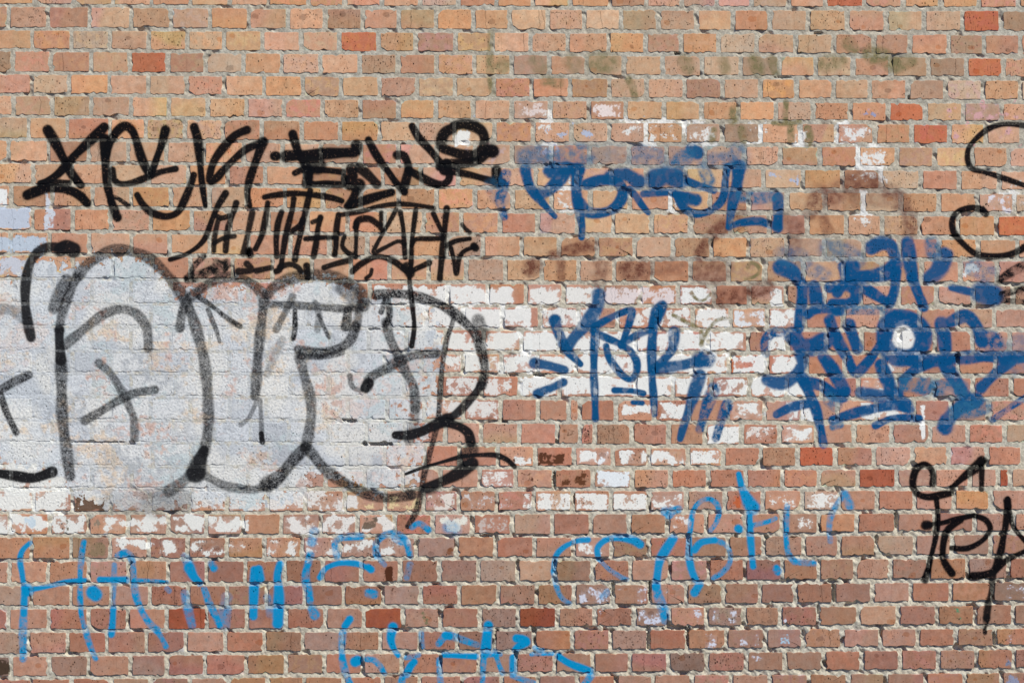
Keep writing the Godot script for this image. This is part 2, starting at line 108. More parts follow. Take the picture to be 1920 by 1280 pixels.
# every tag: [label, group, paint (sRGB), share that mortar takes up, strokes]; a stroke is "part width opacity | points", the width may taper "a>b", a part is a letter of the tag
func tags() -> Array:
	return [
		["faded olive spray marks scattered over bare bricks and the white patch", "", [122, 112, 78], 0.93, [
			"a 10 .54 | 920,60 919,82 918,100", "a 12 .57 | 918,104 918,128 919,150", "a 12 .61 | 921,158 923,174", "a 16 .47 | 934,122 942,114 948,120 942,128", "b 26 .41 | 1004,116 1013,126", "b 24 .38 | 1068,112 1078,122", "b 34 .57 | 1120,116 1142,118",
			"b 20 .54 | 1022,150 1046,153", "c 12 .61 | 1178,148 1186,165 1190,182", "c 22 .47 | 1284,112 1290,128", "c 20 .47 | 1355,114 1360,130", "d 20 .68 | 1414,110 1422,132", "d 16 .54 | 1448,112 1455,136", "d 26 .54 | 1548,118 1575,114", "d 20 .61 | 1592,82 1600,92",
			"e 30 .74 | 1636,100 1660,108 1672,118", "e 24 .61 | 1680,122 1708,112", "f 10 .80 | 1474,190 1473,205 1472,222", "f 8 .80 | 1450,230 1470,231 1500,228", "f 11 .80 | 1483,238 1483,262", "f 12 .80 | 1514,240 1519,255 1515,268", "f 12 .61 | 1338,244 1334,262", "f 16 .68 | 1378,206 1374,226", "f 12 .68 | 1390,242 1394,262",
			"g 6 .74 | 1402,500 1408,492 1420,497 1424,508 1414,518 1398,522", "g 5 .68 | 1296,548 1306,560 1320,562 1332,550", "g 6 .74 | 1262,590 1285,602 1305,612", "g 6 .68 | 1314,645 1328,618 1344,600 1362,596", "g 7 .68 | 1315,622 1316,646"]],
		["brown spray arc and blotches behind the blue tags", "", [106, 63, 50], 0.91, [
			"a 16>20 .66 | 1034,478 1058,471 1090,464 1112,460", "b 26 .66 | 994,503 1001,498", "b 14 .49 | 1051,490 1052,522", "c 22 .45 | 1128,496 1124,530", "c 34 .66 | 1178,506 1208,504", "c 30 .35 | 1236,500 1270,496", "d 20 .63 | 1352,428 1336,440 1322,458 1312,478", "d 46 .49 | 1318,508 1344,508", "d 26 .45 | 1350,430 1390,404",
			"d 28 .63 | 1352,560 1372,556 1398,550", "d 26 .63 | 1410,546 1440,536", "a2 24 .43 | 1482,470 1490,448 1494,424", "a2 28 .57 | 1520,396 1532,376 1538,364", "a2 32 .54 | 1556,366 1585,352 1610,340 1640,340", "a2 26 .46 | 1650,350 1676,362 1692,384", "a2 24 .50 | 1706,402 1710,420 1706,438", "e 18 .45 | 1544,410 1552,432", "e 26 .27 | 1610,376 1690,372", "e 24 .30 | 1460,420 1480,405"]],
		["silver throw-up in big rounded letters with sprayed black outlines", "", [24, 25, 28], 0.98, [
			"fill", "o1 17>18 .86 | 112,462 86,464 66,476 53,498 47,530 46,565 50,600 57,632", "o1 26 .94 | 112,468 122,462 136,468", "o1 20 .41 | -10,580 18,580 42,594", "x1 15>15 .75 | -8,734 24,716 53,702", "x1 11>13 .81 | 0,740 9,768 19,790 29,810", "o1 17>20 .94 | -8,886 24,891 62,895 96,884",
			"o2 19 .70 | 146,515 160,498 176,486 200,472 226,467 250,472 276,482 300,502 320,524 336,546 351,572 362,600 373,638 382,676 387,724 390,775 388,812 382,845", "o2 17>34 .89 | 382,842 373,864 366,886", "o2 22 .68 | 100,577 110,552 124,524", "o2 17 .70 | 142,520 132,542 120,572 112,602 110,618", "o2 18 .88 | 110,618 110,640 113,675", "o2 20 .73 | 113,675 114,725 115,775 119,812 124,850 130,892",
			"o2 17 .68 | 120,646 140,630 163,611 178,599 200,585 226,579 250,585 266,600 275,618 277,652", "x2 14 .64 | 184,680 205,698 225,730 241,762 250,786 251,820", "x2 15 .70 | 158,788 190,769 225,748 256,735 289,730", "o2 20 .61 | 316,920 342,902 366,880", "o2 15 .61 | 366,880 395,897 425,911 476,917 502,906", "o2 40 .22 | 205,946 245,944 330,936", "o2 44 .24 | 290,944 342,940",
			"o3 17>18 .72 | 336,614 340,588 350,563 370,546 392,530 424,519 450,521 472,532 486,545 493,558 491,590 487,625 483,665 480,712 477,742", "o3 8 .50 | 480,752 466,782 450,796", "o3 8 .56 | 487,750 489,790 490,824", "o3 10 .91 | 489,812 491,828", "m3 9>7 .68 | 389,580 397,600 405,620 411,640", "m3 9 .78 | 372,556 400,576 425,596 449,611", "m3 13 .31 | 528,636 500,700",
			"o4 20 .68 | 500,552 514,537 543,522 580,515 617,517 643,525 666,538 678,553 681,572", "o4 13 .68 | 506,570 543,571 592,575 642,578 676,576", "o4 26 .56 | 640,540 660,552 672,572", "m4 12 .61 | 548,556 532,588 517,617", "m4 9 .84 | 552,582 552,615 549,634", "m4 11 .50 | 590,567 597,590 594,618", "m4 7 .68 | 597,590 606,612 616,632", "o4 16 .81 | 652,580 647,612", "o4 14 .61 | 672,584 668,612", "o4 17 .75 | 666,610 658,634 643,648 620,657 592,661 558,654",
			"o4 11 .68 | 562,668 600,668 640,660", "o4 18 .68 | 561,668 570,705 580,740 583,775 578,812 572,840", "o4 18>26 .78 | 572,838 562,848 542,870 524,892 500,908", "o4 20>17 .75 | 574,840 586,852 600,870 622,890 650,907 690,926 730,933 770,927",
			"o5 17 .81 | 705,552 742,550 780,555 817,567 843,581 867,600 889,624 900,650 907,678 908,700 902,722", "o5 15 .87 | 902,720 890,738 874,756 855,775 832,789", "o5 15>22 .94 | 741,815 765,815 790,808 815,796 838,786", "o5 17 .94 | 832,790 860,799 877,811 882,828", "o5 17 .70 | 724,604 730,632 745,665 762,700 775,726 778,765", "o5 11 .78 | 714,584 724,560 730,590 722,608", "o5 19>15 .72 | 687,724 696,706 720,692 755,673 780,665 818,662", "o5 19 .89 | 684,727 690,718", "o5 9 .61 | 655,704 660,724 674,731",
			"o5 16 .50 | 778,765 774,800 766,826", "o5 18>24 .91 | 800,914 830,901 856,888 885,868", "o5 24 .72 | 868,862 884,842", "o5 18 .56 | 770,927 812,914", "s6 9>11 .78 | 851,588 847,607 837,637 830,675 825,725 822,775 815,812 805,850 795,887 788,925 780,957 764,986", "s6 5>10 .94 | 760,888 792,876 830,865 867,855 905,852 930,853 950,861 964,874", "s6 24 .61 | 896,600 905,625"]],
		["black tag with a crossed first letter along the top of the graffiti", "black tags on the wall", [14, 15, 19], 0.95, [
			"a 19>15 .97 | 88,243 105,272 122,305 135,328 150,346", "a 19>13 .97 | 194,238 166,265 140,290 125,306 108,325 88,338 74,344", "a 11 .9 | 76,343 100,341 128,342", "a 19>15 .97 | 50,365 65,359 86,352 110,353 131,357 148,366 162,380",
			"b 19>13 .96 | 195,260 196,290 197,320 200,346 207,376", "b 15 .95 | 207,376 214,396 219,407", "b 16 .95 | 198,288 207,262 222,242 235,236 247,245 254,262 263,292 272,314 281,328", "c 16>12 .95 | 309,243 302,270 293,295 283,324", "c 12 .92 | 209,318 213,336 225,344 246,342 271,333 300,322 328,316", "c 8 .8 | 212,368 224,374 240,386",
			"d 18>9 .95 | 363,238 369,258 373,290 375,314 378,345 384,386", "d 13>14 .94 | 256,365 266,382 280,396 297,403 314,405 332,397 345,374 355,350 362,328", "e 16>13 .94 | 462,243 440,253 418,276 400,302 393,326 394,338 406,332 420,316 437,299 458,281 480,270 494,264", "e 18>11 .94 | 492,266 483,290 474,315 466,340 463,362 467,385",
			"f 19 .96 | 514,292 517,292", "f 20 .96 | 536,292 570,290 600,288 640,286 664,284 668,272", "f 15>18 .95 | 548,251 554,272 561,291 572,308 577,325 574,344", "f 29 .9 | 578,306 594,310", "g 12 .92 | 552,324 570,317 600,318 642,322", "g 13 .94 | 580,318 580,342 610,344 640,345 645,332", "g 22 .94 | 658,316 660,330 655,344 672,346", "g 18 .9 | 674,314 690,328 706,345",
			"h 15>12 .95 | 690,262 702,285 715,305 728,322 742,342 758,360", "h 16 .94 | 744,290 757,292 765,312 762,332 757,350", "h 15 .93 | 765,318 786,330 810,342 830,345 842,332 836,305", "i 14>15 .95 | 772,236 785,258 805,280 824,304 832,320", "i 19 .93 | 848,240 834,248 827,262 829,276 848,284 870,290 890,290 903,280 908,262 903,246 888,236 868,232 850,236", "i 24 .96 | 920,282 923,283", "i 18 .92 | 908,290 896,300 868,306 838,308 824,312",
			"i 12>14 .93 | 842,320 880,327 917,337 942,342", "i 18 .93 | 930,318 932,342", "j 16>17 .95 | 733,360 705,368 668,380 656,385", "j 14 .93 | 668,357 660,372 650,386"]],
		["thin scratchy black tag squeezed above the silver letters", "black tags on the wall", [17, 17, 19], 0.95, [
			"a 12>8 .93 | 422,362 408,385 397,410 390,430 382,448 368,463 345,477 318,486", "a 11 .90 | 442,380 435,402 426,428 422,470", "a 9 .90 | 402,403 416,408 428,404", "a 9 .85 | 408,412 402,440 400,470", "a 9 .85 | 400,456 418,446 438,442", "a 11 .85 | 472,398 464,436 455,474", "a 17 .75 | 424,494 398,504 374,516 352,522", "a 11 .80 | 380,480 362,500 352,520", "a 14 .80 | 405,492 420,503 395,508", "a 13 .85 | 462,494 470,506 446,508", "a 14 .93 | 466,470 467,476",
			"b 11 .93 | 495,369 517,365 555,362 587,365 620,370 640,376", "b 11 .92 | 501,380 497,407 490,440 478,466", "b 11 .92 | 527,397 520,420 517,450 518,480", "b 11 .88 | 480,507 507,501", "c 11 .92 | 550,372 547,392 540,420 538,435 555,427 567,412 575,382 581,356", "c 11 .92 | 567,412 562,440 555,470 552,486", "c 11 .92 | 535,440 530,470 525,502 517,508", "c 11 .88 | 524,500 542,495 557,500 563,508", "d 11 .92 | 600,407 595,430 592,455 587,480", "d 9 .92 | 572,447 600,445 630,445", "d 11 .92 | 634,402 630,430 629,460 627,476", "d 12 .92 | 574,498 576,520", "d 8 .85 | 585,416 600,410",
			"e 9 .90 | 645,442 641,460 650,472 666,481", "e 8 .90 | 667,417 667,450 666,480", "e 12 .92 | 666,425 672,412 692,410 710,422 716,430", "e 9 .90 | 714,398 714,420", "f 8 .90 | 742,392 730,415 715,440 700,472 720,464 745,452 758,457", "g 9 .92 | 750,397 755,425 757,455 759,482", "g 9 .92 | 779,392 774,432 771,460 770,495 767,520 769,545 772,570 776,612 771,648", "g 9 .92 | 771,460 780,448 805,447 830,446", "h 9 .92 | 812,400 827,432 831,441", "h 11>12 .92 | 837,390 834,420 831,450 827,490 824,522",
			"i 9 .92 | 837,460 855,451 880,447", "i 9 .92 | 845,465 850,485 855,512 860,485 870,470 890,462", "i 13 .92 | 888,461 891,464", "i 8 .85 | 866,420 872,428 880,435", "j 9 .90 | 640,402 680,395 705,387 742,382 780,384 812,390", "k 11 .92 | 660,508 675,495 700,482 720,482 742,492 764,508 782,502 804,492", "k 11 .90 | 607,501 625,495 655,487", "k 8 .88 | 696,505 694,514 686,521", "k 17 .90 | 762,500 768,512"]],
		["dark blue tag with a looped second letter and a soft blue haze above it", "dark blue tags on the wall", [8, 76, 120], 0.90, [
			"z 20>14 .80 | 948,326 941,356 937,378 945,406", "z 29 .26 | 925,350 940,372", "a 22>10 .93 | 984,318 990,342 1000,360 1018,381 1040,405", "a 33 .42 | 988,296 1012,290 1032,300", "a 24 .93 | 1062,314 1048,336 1030,354 1014,362", "a 24 .90 | 1032,320 1060,314 1084,318", "a 29 .47 | 1040,296 1080,284 1098,296", "b 24>12 .94 | 1083,318 1080,350 1082,375 1087,400 1091,426 1090,444", "b 19 .94 | 1100,345 1128,337 1155,340 1167,354 1165,372 1150,390 1125,399 1100,396 1088,380",
			"c 26 .85 | 1146,332 1172,326 1196,340", "c 14>10 .94 | 1180,354 1192,367 1202,382 1215,398", "c 13 .92 | 1206,363 1235,360 1262,360", "c 35 .85 | 1228,336 1250,328 1272,336", "c 33 .38 | 1196,290 1228,292 1236,310", "d 26 .90 | 1298,280 1308,286", "d 26 .60 | 1270,306 1288,292", "d 15 .94 | 1262,362 1284,368 1302,375", "d 22 .90 | 1290,372 1304,374", "d 14 .94 | 1268,366 1280,387 1302,400 1325,397 1345,385 1357,366 1360,338 1364,312", "d 14 .90 | 1290,340 1318,350 1338,356", "d 22 .60 | 1318,312 1328,338",
			"e 29 .47 | 1382,282 1386,306", "e 26>13 .94 | 1385,312 1382,345 1375,375 1370,400 1367,425", "e 12>16 .94 | 1368,424 1390,417 1422,414 1442,420 1457,424", "e 18>20 .93 | 1459,370 1459,400 1458,426", "e 20 .60 | 1388,368 1425,370 1454,366", "e 24 .42 | 1340,300 1366,300", "y 37 .19 | 990,290 1100,284 1230,290 1390,292"]],
		["dark blue three-letter tag with underline dashes on the white patch", "dark blue tags on the wall", [8, 76, 120], 0.95, [
			"a 23>12 .95 | 1040,600 1048,626 1060,652 1074,668 1088,682", "a 26>20 .85 | 1122,552 1120,572 1106,596 1090,617 1076,632 1065,648", "b 15>13 .96 | 1117,610 1114,650 1113,700 1115,742 1116,784", "b 13 .95 | 1113,613 1140,597 1165,586 1184,582 1180,604 1173,625 1165,648", "b 13 .96 | 1112,620 1135,632 1160,643 1180,656 1193,676 1193,697 1184,710 1171,706 1155,690 1141,668 1136,648", "b 12>18 .93 | 1176,638 1197,626 1220,616 1232,598 1241,572",
			"c 20>12 .94 | 1232,580 1225,612 1222,650 1222,700 1225,740 1227,776", "c 19>15 .90 | 1264,622 1261,652 1243,675 1224,693", "c 20 .88 | 1225,692 1260,687 1296,680 1318,672", "c 33 .80 | 1312,674 1324,672", "c 26>11 .88 | 1312,704 1302,735 1291,770 1281,800 1275,822", "d1 23>15 .82 | 1338,728 1326,760 1312,804", "d2 19>15 .84 | 1364,758 1353,786 1342,820", "d3 20>14 .85 | 1002,680 1030,685 1058,693", "d4 18>14 .88 | 1008,737 1034,726 1056,716", "u1 11 .96 | 1152,731 1185,732 1206,737", "u2 9 .95 | 1186,754 1204,755"]],
		["large two-line dark blue tag with a ring round a white spot", "dark blue tags on the wall", [8, 76, 123], 0.92, [
			"a 29>20 .90 | 1464,500 1486,510 1502,530", "a 22>19 .95 | 1505,535 1503,575 1498,615", "b 24 .92 | 1526,536 1532,566", "b 33 .47 | 1552,466 1582,474 1606,486", "b 26 .42 | 1524,505 1545,514", "b 18 .90 | 1580,500 1584,526 1570,548", "b 22 .93 | 1556,538 1590,534 1606,548 1598,566 1562,571", "b 33 .38 | 1470,478 1500,488", "c 24 .90 | 1634,464 1652,455 1670,460 1678,480", "c 26 .94 | 1597,500 1602,518 1632,517 1664,510 1678,496", "c 19 .95 | 1680,508 1678,540 1670,566", "c 19 .95 | 1622,540 1648,556 1668,568",
			"e 24 .90 | 1702,454 1706,487 1711,520", "e 19 .95 | 1711,520 1720,545 1732,574", "e 29 .85 | 1772,478 1760,506 1744,520", "e 24 .60 | 1748,456 1752,476", "e 13 .85 | 1784,538 1822,547", "e 37 .85 | 1842,548 1862,554", "e 37 .47 | 1826,498 1850,510", "e 15 .70 | 1560,585 1640,580 1700,590",
			"g 16 .93 | 1514,590 1528,580 1550,578 1576,583", "g 31 .94 | 1486,628 1502,648 1524,650 1544,640", "g 16 .80 | 1464,622 1446,624 1434,642 1436,662", "g 22 .85 | 1438,712 1464,718 1488,706 1504,682 1502,664", "g 21>15 .95 | 1504,708 1520,742 1530,768 1538,800 1544,832", "g 16 .90 | 1456,776 1486,762 1522,755", "g 22 .95 | 1510,716 1540,722 1562,738 1580,742", "g 24 .95 | 1544,668 1566,700 1584,732", "g 26 .60 | 1556,748 1566,758",
			"h 23>16 .95 | 1556,600 1570,637 1587,667 1605,697 1630,675 1652,643", "h 22 .92 | 1592,608 1600,632 1608,652", "i 30 .94 | 1658,634 1664,608 1690,594 1718,604 1732,630 1722,658 1698,670 1672,664 1660,644", "j 25 .94 | 1766,606 1770,632 1773,654", "j 22 .93 | 1784,602 1812,592 1832,612 1842,640", "j 33 .75 | 1840,630 1862,640", "j 29 .34 | 1890,646 1916,640", "j 22 .95 | 1708,676 1752,675 1790,672 1840,667 1885,670 1926,668", "j 18 .92 | 1694,712 1712,695 1742,680", "j 24 .92 | 1772,682 1790,710 1808,738 1820,754",
			"k 24 .95 | 1652,684 1664,712 1677,740 1698,758", "k 22 .85 | 1614,735 1650,742 1684,736", "k 33 .70 | 1700,716 1742,726", "k 33 .65 | 1758,728 1800,732", "k 20 .88 | 1898,674 1866,700 1840,726", "k 26 .93 | 1830,750 1802,762 1778,786 1772,800", "k 29 .65 | 1790,770 1846,762", "u1 18 .92 | 1562,787 1595,776 1640,765 1682,759 1706,766", "u2 13 .94 | 1642,797 1676,783 1724,784", "u1 13 .60 | 1562,800 1576,796", "u3 11 .80 | 1862,786 1902,758 1926,744", "k 26 .34 | 1906,690 1926,680"]],
		["light blue name tag in tall capitals along the bottom of the silver letters", "light blue tags on the wall", [0, 134, 184], 0.75, [
			"a 9>12 .89 | 55,1017 41,1031 36,1050 40,1075 44,1112 43,1150", "a 13 .70 | 43,1150 41,1190 42,1234", "a 18 .91 | 50,1103 52,1108", "a 9 .89 | 52,1105 82,1100 120,1091 158,1087", "a 10>9 .83 | 156,1015 152,1040 149,1075 149,1112 151,1150 157,1174", "a 10 .72 | 157,1174 163,1196 170,1216 178,1234", "b 25 .91 | 173,1110 178,1114", "b 9 .54 | 213,1058 212,1100 211,1137", "b 12 .89 | 211,1140 210,1165 207,1188", "b 12 .83 | 220,1042 235,1036 246,1050 250,1087 253,1112 262,1140 277,1165 292,1180", "b 10 .68 | 292,1180 302,1195 310,1211", "b 12 .91 | 186,1086 235,1087", "b 7 .77 | 250,1086 312,1091",
			"c 14 .49 | 346,1044 352,1056", "c 18>14 .91 | 354,1064 362,1080 373,1092", "c 12 .83 | 382,1104 392,1132 401,1150 411,1173", "c 14 .58 | 345,1112 351,1140 359,1172", "c 10 .77 | 312,1103 316,1107", "c 14 .77 | 395,1056 400,1064", "c 14 .43 | 426,1142 421,1174", "c 18 .34 | 424,1120 414,1160", "d 16 .90 | 476,1068 475,1112 474,1154", "d 14 .87 | 484,1066 487,1085", "d 13>21 .90 | 524,1058 519,1080 522,1112 520,1168", "d 14 .39 | 500,1120 506,1150",
			"e 17 .49 | 588,996 584,1016", "e 14 .83 | 581,1040 575,1062 572,1085 577,1107 580,1125", "e 16 .77 | 584,1140 589,1152", "e 10 .89 | 599,1082 610,1065 636,1055 666,1056 692,1065", "e 14 .91 | 690,1063 695,1067", "e 12 .72 | 631,1042 627,1018 641,1007 676,1005", "e 16 .77 | 690,1111 700,1113", "f 12 .72 | 706,1042 704,1020 720,1003 742,1001 760,1014 768,1042", "f 16 .68 | 742,1006 752,1012", "f 9 .49 | 706,1042 720,1058", "f 10 .39 | 768,1058 762,1082", "f 10 .77 | 772,988 786,981 803,993", "f 23 .39 | 842,988 850,994"]],
		["light blue tag with round letters above the white drips", "light blue tags on the wall", [0, 134, 184], 0.76, [
			"a 10>9 .86 | 1102,1011 1080,1014 1057,1025 1042,1042 1037,1070", "a 9 .58 | 1037,1070 1045,1105 1055,1122 1068,1131", "b 15>9 .87 | 1200,1020 1185,1011 1160,1007 1135,1012 1120,1027 1122,1047", "b 8 .58 | 1122,1047 1140,1065 1162,1080 1176,1086", "c 14 .83 | 1246,958 1260,957 1272,954", "c 14 .83 | 1254,966 1258,962", "c 17>14 .87 | 1262,1009 1248,1030 1237,1050 1232,1080 1230,1100", "c 16 .72 | 1230,1100 1237,1125 1245,1145 1248,1162", "d 9 .83 | 1294,997 1297,967 1307,945 1325,935 1342,942 1348,960 1342,980 1332,994", "d 10>14 .87 | 1292,1000 1292,1040 1296,1066 1304,1086", "d 12 .86 | 1302,1030 1315,1016 1340,1012", "d 9 .63 | 1340,1012 1362,1022 1370,1045 1360,1067 1338,1083", "d 15 .86 | 1312,1094 1302,1110",
			"e 9>23 .91 | 1385,888 1392,915 1402,937 1411,951", "e 12 .87 | 1405,962 1407,1005 1410,1040 1412,1061", "e 13 .91 | 1384,990 1387,992", "e 8 .72 | 1408,985 1440,977 1454,971", "f 10 .83 | 1476,948 1474,975 1475,1020 1480,1040 1490,1052", "f 10 .68 | 1490,1052 1528,1056", "f 16 .83 | 1456,1066 1459,1070", "g 10 .63 | 1576,935 1560,962 1555,985 1557,1014", "g 14 .58 | 1584,926 1594,948", "h 12 .49 | 1130,1118 1138,1110"]],
		["lowest light blue tag on the wall, below the rust brown chip", "light blue tags on the wall", [0, 134, 184], 0.76, [
			"a 12 .96 | 655,1160 646,1173", "a 12 .77 | 642,1185 640,1210 641,1235", "a 12 .77 | 641,1235 647,1260 656,1282", "a 20 .97 | 665,1240 669,1238", "b 9>10 .82 | 685,1235 700,1237 712,1248 720,1262", "c 16>10 .96 | 736,1175 732,1197 738,1216 746,1228", "c 13 .95 | 762,1262 769,1248 776,1240", "c 12 .82 | 754,1270 750,1286", "c 8 .52 | 760,1233 784,1227", "c 10 .77 | 789,1187 791,1212", "d 12 .77 | 822,1206 837,1191 862,1197 893,1208", "d 14 .88 | 834,1190 842,1192", "d 18 .93 | 915,1172 912,1197 910,1219", "d 10 .97 | 832,1227 862,1229 892,1230", "d 10 .67 | 822,1236 826,1286",
			"e 10 .82 | 906,1230 904,1284", "e 8 .77 | 906,1228 938,1226", "e 9 .77 | 927,1220 935,1245 942,1262", "e 12 .88 | 961,1232 962,1262", "f 14 .97 | 968,1196 980,1198 986,1203 974,1210 966,1218", "f 8 .88 | 1002,1214 1010,1219 1018,1218", "f 7 .82 | 996,1226 1036,1225", "f 13 .95 | 1047,1230 1068,1243 1106,1258", "f 12 .82 | 1108,1266 1094,1284", "f 9 .62 | 960,1267 1000,1280"]],
		["black tag of thin open curls beside the end of the large dark blue tag", "black tags on the wall", [17, 17, 21], 0.96, [
			"a 10 .93 | 1930,236 1890,232 1860,238 1835,255 1817,277 1815,300 1824,316 1846,322 1878,332 1930,350", "b 14 .97 | 1845,396 1849,400", "b 11>12 .93 | 1842,392 1820,389 1797,396 1786,412 1788,432 1801,451 1826,473 1852,480 1885,478 1910,470 1932,456", "c 16 .80 | 1876,524 1902,506 1930,496", "d 11 .80 | 1880,551 1930,538", "d 9 .80 | 1880,562 1930,566"]],
		["black tag of tall thin letters with a long drip near the red bricks", "black tags on the wall", [14, 14, 16], 0.96, [
			"a 12>13 .96 | 1749,906 1750,890 1744,876 1732,870 1718,880 1712,898 1713,912 1721,925 1740,931 1765,927 1784,923", "a 10 .95 | 1756,936 1759,970 1755,1005 1747,1040 1740,1070", "a 13 .95 | 1740,1070 1735,1086", "a 10>9 .95 | 1737,984 1765,980 1795,972 1826,966", "a 16 .90 | 1736,984 1740,984", "b 20>10 .95 | 1841,864 1838,868 1822,882 1803,897 1786,913", "b 10 .92 | 1842,868 1841,890 1841,917", "c 10 .95 | 1828,966 1848,974 1857,992 1843,1012 1815,1027 1785,1027", "c 12>13 .95 | 1802,974 1778,992 1769,1020 1770,1050 1785,1074",
			"d 10>16 .95 | 1890,934 1887,975 1882,1005 1875,1040 1865,1068 1846,1077 1824,1080", "d 16 .93 | 1889,938 1890,948", "d 9 .95 | 1891,945 1900,985 1928,1020", "d 10 .94 | 1866,1070 1888,1050 1928,1030", "e 12 .85 | 1862,1076 1860,1105 1853,1137 1850,1158", "e 13>8 .80 | 1850,1158 1848,1172 1847,1186"]],
	]

var rng := RandomNumberGenerator.new()
var tone := PackedByteArray()       # 1 where the canvas lies on mortar
var owner_of := PackedInt32Array()  # which painted letter lies on top of a grid cell, -1 for none
var brick_at := PackedInt32Array()  # which brick a grid cell belongs to, -1 for mortar
var pr := PackedFloat32Array()
var pg := PackedFloat32Array()
var pb := PackedFloat32Array()
var pa := PackedFloat32Array()
var near := PackedFloat32Array()    # scratch: distance to the stroke being sprayed, in radii
var low := PackedByteArray()        # noise pictures
var mid := PackedByteArray()
var fine := PackedByteArray()
var flake := PackedByteArray()
var grit := PackedByteArray()
var bricks: Array[Dictionary] = []
var mz := PackedFloat32Array()      # mortar surface, metres before the wall's face
var wall_paint: StandardMaterial3D
var bare: StandardMaterial3D


func _ready() -> void:
	# camera, sky, sun, exposure
	var cam := Camera3D.new()
	cam.name = "camera"
	cam.position = Vector3(0, YC, 6.0)
	cam.fov = rad_to_deg(2.0 * atan(640.0 * S / 6.0))
	cam.far = 400.0
	add_child(cam)
	cam.current = true
	var env := Environment.new()
	env.background_mode = Environment.BG_SKY
	var sky_mat := ProceduralSkyMaterial.new()
	sky_mat.sky_top_color = Color(0.24, 0.42, 0.72)
	sky_mat.sky_horizon_color = Color(0.68, 0.77, 0.86)
	sky_mat.ground_horizon_color = Color(0.5, 0.5, 0.48)
	sky_mat.ground_bottom_color = Color(0.3, 0.29, 0.27)
	sky_mat.sky_curve = 0.12
	var sky := Sky.new()
	sky.sky_material = sky_mat
	env.sky = sky
	env.background_energy_multiplier = 1.0
	env.tonemap_mode = Environment.TONE_MAPPER_LINEAR
	env.tonemap_exposure = 1.01
	env.sdfgi_enabled = true
	env.ssao_enabled = true
	env.ssil_enabled = true
	var world := WorldEnvironment.new()
	world.name = "world"
	world.environment = env
	add_child(world)
	var sun := DirectionalLight3D.new()
	sun.name = "sun"
	sun.light_energy = 1.5
	sun.light_color = Color(1.0, 0.99, 0.945)
	sun.light_angular_distance = 0.5
	sun.shadow_enabled = true
	add_child(sun)
	sun.look_at_from_position(Vector3(0.48, 0.88, 0.68) * 10.0, Vector3.ZERO)

	rng.seed = 20240611
	make_noise()
	lay_courses()
	ground()
	spray_everything()
	var grain := grain_canvas()
	make_materials(grain)
	mortar_heights()
	build_wall()
	build_graffiti()


# ---------------------------------------------------------------- helpers

func place(x: float, y: float, z: float) -> Vector3:
	return Vector3((x - 960.0) * S, YC - (y - 640.0) * S, z)


func uv_at(x: float, y: float) -> Vector2:
	return Vector2((x + OX) / CW, (y + OY) / CH)


func lin(r: float, g: float, b: float) -> Color:
	return Color(r / 255.0, g / 255.0, b / 255.0).srgb_to_linear()


func bed(k: int, x: float) -> float:
	var b: Array = BEDS[k]
	var t := clampf((x - 240.0) / 480.0, -1.0, 3.6)
	var i := clampi(int(floor(t)), 0, 2)
	return lerpf(b[i], b[i + 1], t - i)


func noise_bytes(frequency: float, octaves: int, seed_: int, kind := FastNoiseLite.TYPE_SIMPLEX_SMOOTH) -> PackedByteArray:
	var n := FastNoiseLite.new()
	n.noise_type = kind
	n.seed = seed_
	n.frequency = frequency
	n.fractal_octaves = octaves
	n.fractal_type = FastNoiseLite.FRACTAL_FBM if octaves > 1 else FastNoiseLite.FRACTAL_NONE
	return n.get_image(CW, CH, false, false, true).get_data()


func make_noise() -> void:
	low = noise_bytes(0.006, 4, 11)
	mid = noise_bytes(0.05, 4, 23)
	flake = noise_bytes(0.028, 4, 29)
	fine = noise_bytes(0.16, 3, 37)
	grit = noise_bytes(0.6, 1, 51, FastNoiseLite.TYPE_VALUE)


func tag_node(o: Node, label: String, category: String, group := "", kind := "") -> void:
	if label: o.set_meta("label", label)
	if category: o.set_meta("category", category)
	if group: o.set_meta("group", group)
	if kind: o.set_meta("kind", kind)


func mesh_node(called: String, arrays: Array, m: Material, parent: Node) -> MeshInstance3D:
	var am := ArrayMesh.new()
	am.add_surface_from_arrays(Mesh.PRIMITIVE_TRIANGLES, arrays)
	am.surface_set_material(0, m)
	var o := MeshInstance3D.new()
	o.name = called
	o.mesh = am
	parent.add_child(o, true)
	return o


func numbered(called: String) -> String:
	if not has_node(NodePath(called)): return called
	var n := 1
	while has_node(NodePath("%s_%03d" % [called, n])): n += 1
	return "%s_%03d" % [called, n]


func new_arrays() -> Array:
	var a := []
	a.resize(Mesh.ARRAY_MAX)
	a[Mesh.ARRAY_VERTEX] = PackedVector3Array()
	a[Mesh.ARRAY_NORMAL] = PackedVector3Array()
	a[Mesh.ARRAY_COLOR] = PackedColorArray()
	a[Mesh.ARRAY_TEX_UV] = PackedVector2Array()
	a[Mesh.ARRAY_INDEX] = PackedInt32Array()
	return a


# ---------------------------------------------------------------- the courses

